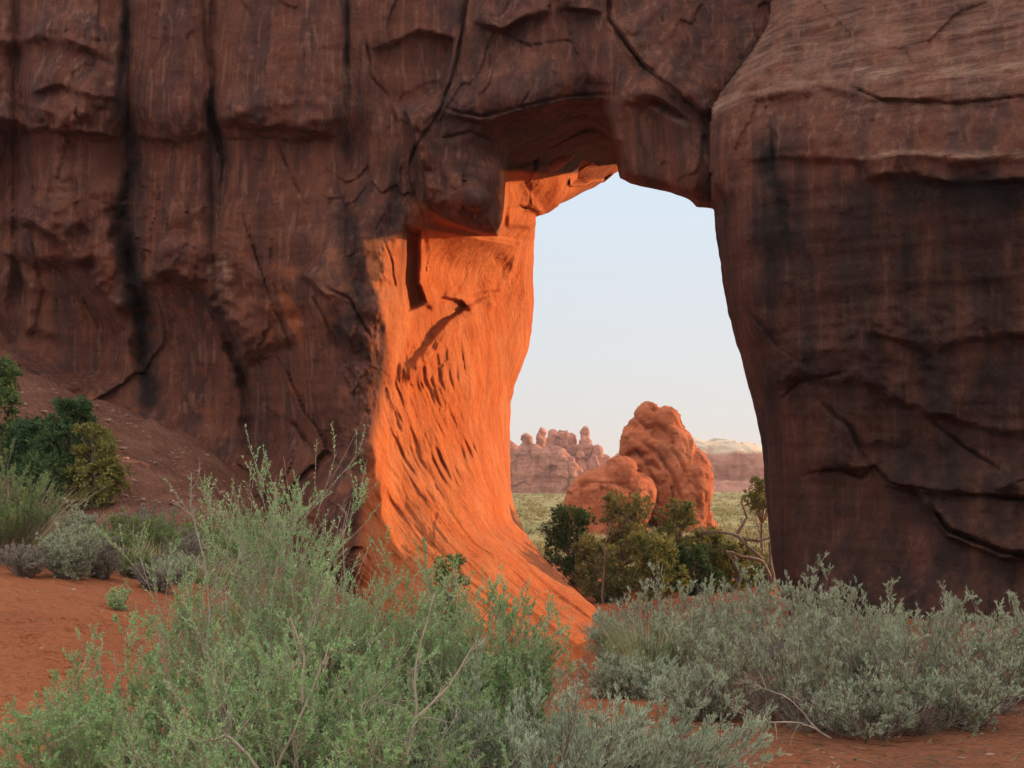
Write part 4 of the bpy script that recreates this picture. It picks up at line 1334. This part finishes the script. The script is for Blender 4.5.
shrub('sand_sage', b, top_h(b, 680), 0.55, 'grey green sand sage at the bottom edge beside the saltbushes', 'shrub', 'sandsage', 7, None,
      stems=60, sec=8, ter=5, leaf=(0.024, 0.005), nleaf=14, lean=(0.12, 0.0), droop=0.08, spread=0.42, up=0.25, tip_plume=0.4, stem_r=0.005)

# --- right: grey sagebrush
SG = 'grey green sagebrush below the buttress'
for (u, Y, vtop, r, lab, sd_, st, mt) in [
    (800, 8.0, 594, 0.86, 'large rounded sagebrush with bare twisted stems at its base', 21, 60, 'sage'),
    (895, 7.9, 586, 0.78, 'tall plume topped sagebrush on the sand bank below the dark buttress', 22, 56, 'sage'),
    (995, 8.5, 594, 0.67, 'rightmost sagebrush at the edge of the sand bank', 23, 44, 'sage'),
    (735, 13.5, 560, 0.92, 'pale sagebrush standing in front of the buttress foot', 24, 44, 'sage'),
    (655, 13.0, 568, 0.70, 'sagebrush in front of the dark juniper, right of the grass clump', 25, 40, 'sage'),
    (690, 10.5, 610, 0.65, 'low sagebrush between the grass clump and the largest sagebrush', 26, 38, 'sage'),
    (800, 15.0, 564, 0.81, 'farther sagebrush beside the lower edge of the buttress', 27, 36, 'sage'),
    (860, 13.5, 580, 0.76, 'sagebrush half hidden behind the plume topped one', 28, 36, 'sage'),
    (1030, 11.5, 600, 0.65, 'sagebrush behind the rightmost one, cut by the picture edge', 29, 36, 'sage'),
]:
    b = G(u, Y)
    k = max(1.0, Y / 8.5)
    shrub('sagebrush', b, top_h(b, vtop), r, lab, 'shrub', mt, sd_, SG, stems=st, sec=8, ter=4, leaf=(0.028 * k, 0.0065 * k), nleaf=11,
          spread=0.55, up=0.34, tip_plume=0.7, bare=0.18, stem_r=0.006, woodmat='bark', sec_t=0.10, sec_l=(0.14, 0.30))
for (u, Y, vtop, r, lab, sd_, mt) in [
    (705, 8.0, 668, 0.42, 'short grey sagebrush beside the leafless tangle', 121, 'sage'), (655, 9.0, 662, 0.36, 'small greener sagebrush at the end of the sand sage fronds', 122, 'sandsage'),
    (612, 9.2, 652, 0.40, 'small grey green sagebrush right under the slickrock tip', 123, 'sage'), (770, 10.8, 628, 0.5, 'brownish sagebrush in the gap left of the largest one', 124, 'grey'),
    (720, 16.5, 585, 0.6, 'dusty sagebrush in front of the red clearing', 125, 'sage'), (610, 17.0, 596, 0.5, 'sagebrush at the slickrock edge under the dead trunk', 126, 'sage'),
    (945, 7.5, 668, 0.42, 'low sagebrush skirt between the two tall ones on the bank', 127, 'sage'), (850, 7.25, 672, 0.46, 'low drooping sagebrush skirt at the front of the bank', 128, 'sage'),
]:
    b = G(u, Y)
    k = max(1.0, Y / 8.5)
    shrub('sagebrush', b, max(0.25, top_h(b, vtop)), r, lab, 'shrub', mt, sd_, SG, stems=36, sec=8, ter=4, leaf=(0.026 * k, 0.006 * k), nleaf=10,
          spread=0.55, up=0.2, tip_plume=0.3, bare=0.2, stem_r=0.006, sec_t=0.05, woodmat='darktwig')
b = G(945, 9.0)
shrub('sagebrush', b, top_h(b, 588), 0.10, 'slender lone sagebrush sprig standing above its neighbours', 'shrub', 'sage', 30, SG, stems=4, sec=7, ter=3, leaf=(0.026, 0.007), nleaf=9, spread=0.35, up=0.6, tip_plume=0.4)
b = G(645, 10.6)
grass_tuft('grass_clump', b, top_h(b, 606), 0.26, 'yellow green clump of tall grass at the tip of the slickrock foot', 'grass clump', ('green', 'dry'), 31, 520)
b = G(735, 8.0)
shrub('dead_brush', b, top_h(b, 655), 0.55, 'leafless brown brush tangle under the largest sagebrush', 'dead shrub', None, 32, None, stems=50, sec=8, ter=4, woodmat='darktwig', spread=0.6, up=0.1, stem_r=0.005)
b = G(815, 7.1)
bare_branch('dead_branch', tuple(b), [[(0.05, 0, 0.02), (-0.15, -0.1, 0.12), (-0.38, -0.12, 0.14), (-0.62, -0.1, 0.24)], [(0, 0, 0.05), (-0.2, 0, 0.25), (-0.5, 0, 0.36)]], 0.0065, 33,
            'pale twisted dead branch lying at the foot of the largest sagebrush', 'branch', sec=14, ter=5)
for (u, Y, vtop, r_, lab, sd_) in [(800, 7.5, 690, 0.42, 'dark dead twigs skirting the front of the largest sagebrush', 132), (905, 7.4, 690, 0.40, 'dark dead twigs under the plume topped sagebrush', 133), (985, 8.0, 680, 0.35, 'brown dead twigs below the rightmost sagebrush', 134), (650, 9.4, 668, 0.32, 'brown dead twigs between the grass clump and the sand sage', 135)]:
    b = G(u, Y)
    shrub('dead_brush', b, max(0.2, top_h(b, vtop)), r_, lab, 'dead shrub', None, sd_, None, stems=34, sec=8, ter=4, woodmat='darktwig' if sd_ % 2 else 'bark', spread=0.7, up=0.05, stem_r=0.005, droop=0.1)

# --- bare pale twigs standing left of the tall saltbush
b = G(222, 5.1)
zt = top_h(b, 488)
bare_branch('bare_shrub', tuple(b), [[(0, 0, 0), (-0.05, 0, 0.5 * zt), (-0.06, 0.05, 0.75 * zt), (-0.13, 0.05, zt)], [(0.02, 0, 0), (0.0, 0.05, 0.6 * zt), (0.02, 0.1, 0.85 * zt)],
                                     [(-0.02, 0, 0), (-0.12, 0, 0.35 * zt), (-0.24, 0, 0.62 * zt)], [(0.05, 0, 0), (0.1, 0, 0.5 * zt), (0.2, 0, 0.9 * zt)]], 0.0065, 35,
            'leafless pale tan shrub standing left of the tallest saltbush', 'dead shrub', sec=26, ter=7, slen=(0.10, 0.26))
b = G(345, 6.8)
zt = top_h(b, 500)
bare_branch('bare_shrub', tuple(b), [[(0, 0, 0), (0.02, 0, 0.6 * zt), (0.06, 0, zt)], [(0, 0, 0), (-0.1, 0, 0.5 * zt), (-0.12, 0, 0.85 * zt)]], 0.006, 36,
            'leafless tan shrub against the shaded foot of the cliff wall', 'dead shrub', sec=14, ter=6, slen=(0.12, 0.3))

for (u, Y, spine, lab, sd_) in [
    (275, 4.15, [[(-0.12, 0, 0.25), (0.0, 0, 0.55), (0.12, 0, 0.82), (0.2, 0.05, 1.02)], [(0.0, 0, 0.55), (-0.14, 0, 0.72), (-0.22, 0, 0.70)], [(0.12, 0, 0.82), (0.13, 0, 0.98), (0.08, 0, 1.12)]], 'pale forked dead branch rising inside the closest saltbush', 37),
    (395, 4.3, [[(0.1, 0, 0.3), (0.02, 0, 0.55), (0.08, 0, 0.75), (0.06, 0, 0.95), (0.12, 0, 1.2)], [(0.08, 0, 0.75), (0.24, 0, 0.88), (0.34, 0, 1.02)], [(0.02, 0, 0.55), (-0.08, 0, 0.62), (-0.12, 0, 0.8)]], 'pale crooked dead branch inside the broad saltbush', 38),
]:
    b = G(u, Y)
    bare_branch('dead_branch', tuple(b), spine, 0.009, sd_, lab, 'branch', sec=8, ter=4, slen=(0.15, 0.4))

# --- left slope
b = G(5, 15.5)
shrub('rabbitbrush', b, top_h(b, 470), 0.95, 'tall olive rabbitbrush at the left edge above the sand', 'shrub', 'green', 41, None, stems=60, sec=8, ter=4, leaf=(0.05, 0.009), nleaf=9, spread=0.36, up=0.5, stem_r=0.008)
b = G(14, 16.5)
grass_tuft('grass_clump', b, top_h(b, 466), 0.55, 'straw coloured grass plume leaning over the olive rabbitbrush', 'grass clump', ('dry', 'dry'), 42, 260, None, (0.12, 0))
LG = 'small brush on the left slope'
for (u, Y, vtop, r, lab, sd_, mt, st) in [
    (72, 14.6, 528, 0.42, 'grey green twiggy brush beside the olive rabbitbrush', 43, 'sage', 40),
    (104, 15.2, 532, 0.34, 'pale brown dry brush below the yellowing juniper', 44, 'grey', 34),
    (55, 18.0, 512, 0.55, 'dull grey green brush in front of the dark junipers', 45, 'sage', 34),
    (128, 20.0, 510, 0.55, 'low green brush right of the yellowing juniper', 46, 'green', 30),
    (172, 21.0, 508, 0.70, 'green brush with yellow tips at the foot of the rock slope', 47, 'green', 34),
    (205, 22.0, 515, 0.60, 'olive brush just left of the bare pale shrub', 48, 'green', 30),
    (160, 15.0, 560, 0.30, 'small grey brush on the sand ridge below the green brush', 49, 'grey', 26),
    (236, 19.0, 520, 0.60, 'dark green brush behind the bare pale shrub', 50, 'green', 30),
]:
    b = G(u, Y)
    k = Y / 9.0
    shrub('brush', b, max(0.2, top_h(b, vtop)), r, lab, 'shrub', mt, sd_, LG, stems=st, sec=7, ter=4, leaf=(0.026 * k, 0.006 * k), nleaf=9, spread=0.6, up=0.22, bare=0.15, stem_r=0.006, sec_t=0.04, woodmat='darktwig')
b = G(122, 12.6)
shrub('brush', b, 0.24, 0.30, 'small bright green sprig alone on the red sand', 'shrub', 'saltbush', 51, LG, stems=14, sec=6, ter=4, leaf=(0.026, 0.007), nleaf=9, spread=0.75, up=0.1, sec_t=0.05)

rngb = np.random.default_rng(400)
looks = [('grey', 'grey brown twiggy'), ('green', 'olive green'), ('sage', 'dull grey green'), ('green', 'fresh green'), ('grey', 'straw tinted')]
spots = ['left edge of the bank under the tallest juniper', 'bank directly below the twin topped juniper', 'bank below the pointed juniper', 'bank right below the yellowing juniper', 'rock slope foot left of the pale pebbles',
         'rock slope foot among the pale pebbles', 'top of the sand ridge by the bright sprig', 'sand ridge in front of the olive brush', 'hollow behind the tallest saltbush', 'left edge beneath the straw grass']
for k_, (u, Y, vtop, r) in enumerate([(8, 22, 500, 0.6), (36, 20, 512, 0.6), (78, 21, 508, 0.6), (112, 18, 530, 0.5), (150, 23, 510, 0.6), (192, 19, 532, 0.5), (140, 16, 556, 0.35), (182, 16.5, 556, 0.4), (238, 24, 510, 0.7), (30, 14.3, 545, 0.35)]):
    b = G(u, Y)
    k = Y / 9.0
    mt, lk = looks[k_ % 5]
    shrub('brush', b, max(0.3, top_h(b, vtop)), r, '%s brush on the %s' % (lk, spots[k_]), 'shrub', mt, 410 + k_, LG, stems=34, sec=7, ter=4, leaf=(0.024 * k, 0.0055 * k), nleaf=8, spread=0.5, up=0.35, bare=0.2, stem_r=0.006, sec_t=0.06)
for k_, (u, Y, h_, lab) in enumerate([(52, 16.5, 0.55, 'thin straw grass between the grey brush and the dark junipers'), (128, 17.5, 0.5, 'thin yellow grass at the right end of the brush band'), (165, 19, 0.6, 'sparse tall grass on the ridge below the pebbled slope'), (212, 18, 0.6, 'sparse grass behind the bare pale shrub'), (92, 18.5, 0.5, 'grass tuft under the yellowing juniper')]):
    grass_tuft('grass_clump', G(u, Y), h_, 0.4, lab, 'grass clump', ('green', 'dry'), 430 + k_, 260)

# --- junipers on the left slope
JL = 'junipers on the left slope'
b = G(66, 28)
juniper('juniper', b, top_h(b, 402), 0.95, 'dark green pointed juniper standing tallest of the slope group', 'juniper', 61, JL, clumps=90, per=240, leaf=0.085, cone=0.72)
b = G(33, 29)
juniper('juniper', b, top_h(b, 420), 0.85, 'dark green bushy juniper with twin tops left of the pointed one', 'juniper', 62, JL, clumps=80, per=230, leaf=0.085, cone=0.6)
b = G(97, 27.5)
juniper('juniper', b, top_h(b, 428), 0.68, 'yellowing juniper on the right of the slope group', 'juniper_y', 63, JL, clumps=70, per=220, leaf=0.08, cone=0.5)
b = G(-6, 31)
juniper('juniper', b, top_h(b, 360), 0.80, 'tall dark juniper cut by the left picture edge', 'juniper', 64, JL, clumps=90, per=240, leaf=0.09, cone=0.5)
b = G(452, 13.0)
juniper('juniper', b, top_h(b, 556), 0.24, 'small yellow green juniper sapling against the orange slickrock', 'juniper_m', 65, None, clumps=36, per=160, leaf=0.045, cone=0.4, trunk_r=0.03)

# --- junipers beyond the opening
JB = 'junipers beyond the arch opening'
for (u, Y, vtop, r, lab, mt, sd_, cone, cl) in [
    (572, 47, 508, 1.15, 'dark juniper beside the pier foot, leftmost beyond the opening', 'juniper', 71, 0.35, 90),
    (625, 46, 496, 1.2, 'tallest dark green juniper in front of the low boulder', 'juniper_m', 72, 0.4, 100),
    (676, 47, 503, 1.1, 'juniper with sunlit yellow green top in front of the tall knob', 'juniper_m', 73, 0.45, 100),
    (708, 45, 532, 0.95, 'low yellow green juniper left of the dead tree', 'juniper_m', 74, 0.35, 80),
    (650, 41, 540, 1.0, 'nearest dark juniper, behind the pale sagebrush', 'juniper_m', 75, 0.3, 90),
    (733, 44, 546, 0.85, 'low green juniper filling the gap behind the dead tree', 'juniper_m', 81, 0.3, 70),
    (690, 42, 548, 0.80, 'low juniper in front of the sunlit topped one', 'juniper', 82, 0.3, 70),
    (752, 47, 556, 1.00, 'low olive juniper at the foot of the buttress', 'juniper_m', 76, 0.3, 70),
    (596, 42, 540, 0.9, 'short dark juniper at the edge of the slickrock foot', 'juniper_m', 77, 0.3, 70),
]:
    b = G(u, Y)
    juniper('juniper', b, top_h(b, vtop), r, lab, mt, sd_, JB, clumps=int(cl * 0.62), per=200, leaf=0.12, cone=cone, trunk_r=0.12, low=0.03)
b = G(762, 54)
juniper('juniper', b, top_h(b, 476), 0.9, 'half dead juniper leaning beside the buttress edge', 'juniper_m', 78, JB, clumps=34, per=110, leaf=0.14, cone=0.3, trunk_r=0.09, low=0.55)
b = G(770, 43)
k = 43 / F
def dl(pts):
    return [((u_ - 770) * k, dy, (580 - v_) * k) for u_, v_, dy in pts]
bare_branch('dead_tree', tuple(b), [dl([(775, 590, 0), (766, 560, 0), (758, 549, -.2), (740, 546, -.4), (722, 539, -.6), (729, 551, -.7)]), dl([(760, 550, 0), (746, 536, 0), (737, 524, .2), (718, 521, .4), (700, 522, .5)]),
                                    dl([(737, 524, .2), (748, 508, .2), (745, 500, .2), (742, 491, .2)]), dl([(770, 570, 0), (766, 535, .4), (772, 508, .5)]), dl([(742, 529, .1), (760, 530, 0), (778, 526, 0)])], 0.10, 79,
            'bleached dead tree with crooked sprawling limbs left of the buttress edge', 'dead tree', sec=8, ter=5, mat='bark', slen=(0.15, 0.4))
b = G(601, 40.5)
bare_branch('dead_tree', tuple(b), [[(0, 0, 0), (0.05, 0, 1.0), (0.15, 0, 2.2), (0.3, 0, 2.9)]], 0.045, 80, 'thin grey dead trunk standing between the dark junipers', 'dead tree', sec=7, ter=4, mat='bark')

# --- low scrub on the plain: far too many to count
def plain_scrub():
    rng = np.random.default_rng(90)
    n = 2600
    y = 60 + 330 * rng.uniform(0, 1, n) ** 1.3
    x = rng.uniform(-0.35, 0.75, n) * y * 0.6
    z = ground_z(x, y)
    per = 26
    sz = rng.uniform(0.2, 0.65, n)
    c = np.stack([x, y, z], -1)[:, None] + rng.normal(size=(n, per, 3)) * (sz[:, None, None] * np.array([0.7, 0.7, 0.35])) + np.array([0, 0, 0.2])
    d = unit(rng.normal(size=(n * per, 3)) + np.array([0, 0, 0.8]))
    l = np.repeat(sz, per) * 0.7
    V, Fc = leaves(c.reshape(-1, 3), d, l, l * 0.5, rng)
    tag(link('scrub', mesh_np('scrub', V, Fc, M['scrub'], False)), 'low yellow green scrub dotted over the plain beyond the arch', 'scrub', kind='stuff')


plain_scrub()


def ground_litter():
    rng = np.random.default_rng(95)
    n = 9000
    y = rng.uniform(5.5, 17, n) ; x = rng.uniform(-0.5, 0.5, n) * y * 1.0
    dens = fbm(np.stack([x * 0.6, y * 0.6, 0 * x], -1), 3, 96) + 0.35 * (x > 0.2) - 0.25 * (x < -2.0)
    k = dens > 0.02
    x, y = x[k], y[k]; n = len(x)
    c = np.stack([x, y, ground_z(x, y) + 0.012], -1)
    a = rng.uniform(0, 2 * math.pi, n)
    d = unit(np.stack([np.cos(a), np.sin(a), rng.normal(0.05, 0.12, n)], -1))
    V, Fc = leaves(c, d, rng.uniform(0.02, 0.13, n), rng.uniform(0.004, 0.011, n), rng)
    tag(link('plant_litter', mesh_np('plant_litter', V, Fc, M['litter'], False)), 'fallen twigs and dry leaf litter scattered over the red sand', 'litter', kind='stuff')


ground_litter()


# ------------------------------------------------------------------ evening haze over the plain
def haze_box():
    bm = bmesh.new()
    bmesh.ops.create_cube(bm, size=1.0)
    me = bpy.data.meshes.new('haze'); bm.to_mesh(me); bm.free()
    m = bpy.data.materials.new('evening_haze'); m.use_nodes = True
    nt = m.node_tree; nt.nodes.clear()
    out = nt.nodes.new('ShaderNodeOutputMaterial')
    vol = nt.nodes.new('ShaderNodeVolumePrincipled')
    vol.inputs['Color'].default_value = (0.90, 0.86, 0.88, 1)
    vol.inputs['Density'].default_value = 0.00018
    vol.inputs['Anisotropy'].default_value = 0.2
    nt.links.new(vol.outputs[0], out.inputs['Volume'])
    me.materials.append(m)
    o = link('haze', me)
    o.scale = (5400, 3000, 42); o.location = (0, 1430, 11)
    tag(o, 'thin pale evening haze over the desert plain', 'haze', kind='stuff')


haze_box()


def pebbles():
    rng = np.random.default_rng(97)
    n = 2600
    y = np.concatenate([rng.uniform(6, 18, 1500), rng.uniform(20, 37, 1100)])
    x = np.concatenate([rng.uniform(-0.5, 0.5, 1500) * y[:1500], rng.uniform(-0.46, -0.14, 1100) * y[1500:]])
    k = fbm(np.stack([x * 0.4, y * 0.4, 0 * x], -1), 3, 98) > -0.05
    x, y = x[k], y[k]; n = len(x)
    ico = np.array([(0, 0, 1), (.89, 0, .45), (.28, .85, .45), (-.72, .53, .45), (-.72, -.53, .45), (.28, -.85, .45), (.72, .53, -.45), (-.28, .85, -.45), (-.89, 0, -.45), (-.28, -.85, -.45), (.72, -.53, -.45), (0, 0, -1)])
    tri = np.array([(0, 1, 2), (0, 2, 3), (0, 3, 4), (0, 4, 5), (0, 5, 1), (1, 6, 2), (2, 7, 3), (3, 8, 4), (4, 9, 5), (5, 10, 1), (2, 6, 7), (3, 7, 8), (4, 8, 9), (5, 9, 10), (1, 10, 6), (11, 7, 6), (11, 8, 7), (11, 9, 8), (11, 10, 9), (11, 6, 10)])
    sz = np.minimum(rng.lognormal(0, 0.5, n), 2.2) * np.where(y < 19, 0.011, 0.045)
    c = np.stack([x, y, ground_z(x, y) + 0.1 * sz], -1)
    V = c[:, None] + ico[None] * sz[:, None, None] * rng.uniform(0.55, 1.3, (n, 12, 1)) * np.array([1.2, 1.0, 0.6])
    Fc = (tri[None] + 12 * np.arange(n)[:, None, None]).reshape(-1, 3)
    tag(link('pebbles', mesh_np('pebbles', V.reshape(-1, 3), Fc, M['stone'], False)), 'small pale and brown stones strewn over sand and slickrock slope', 'stones', kind='stuff')


pebbles()
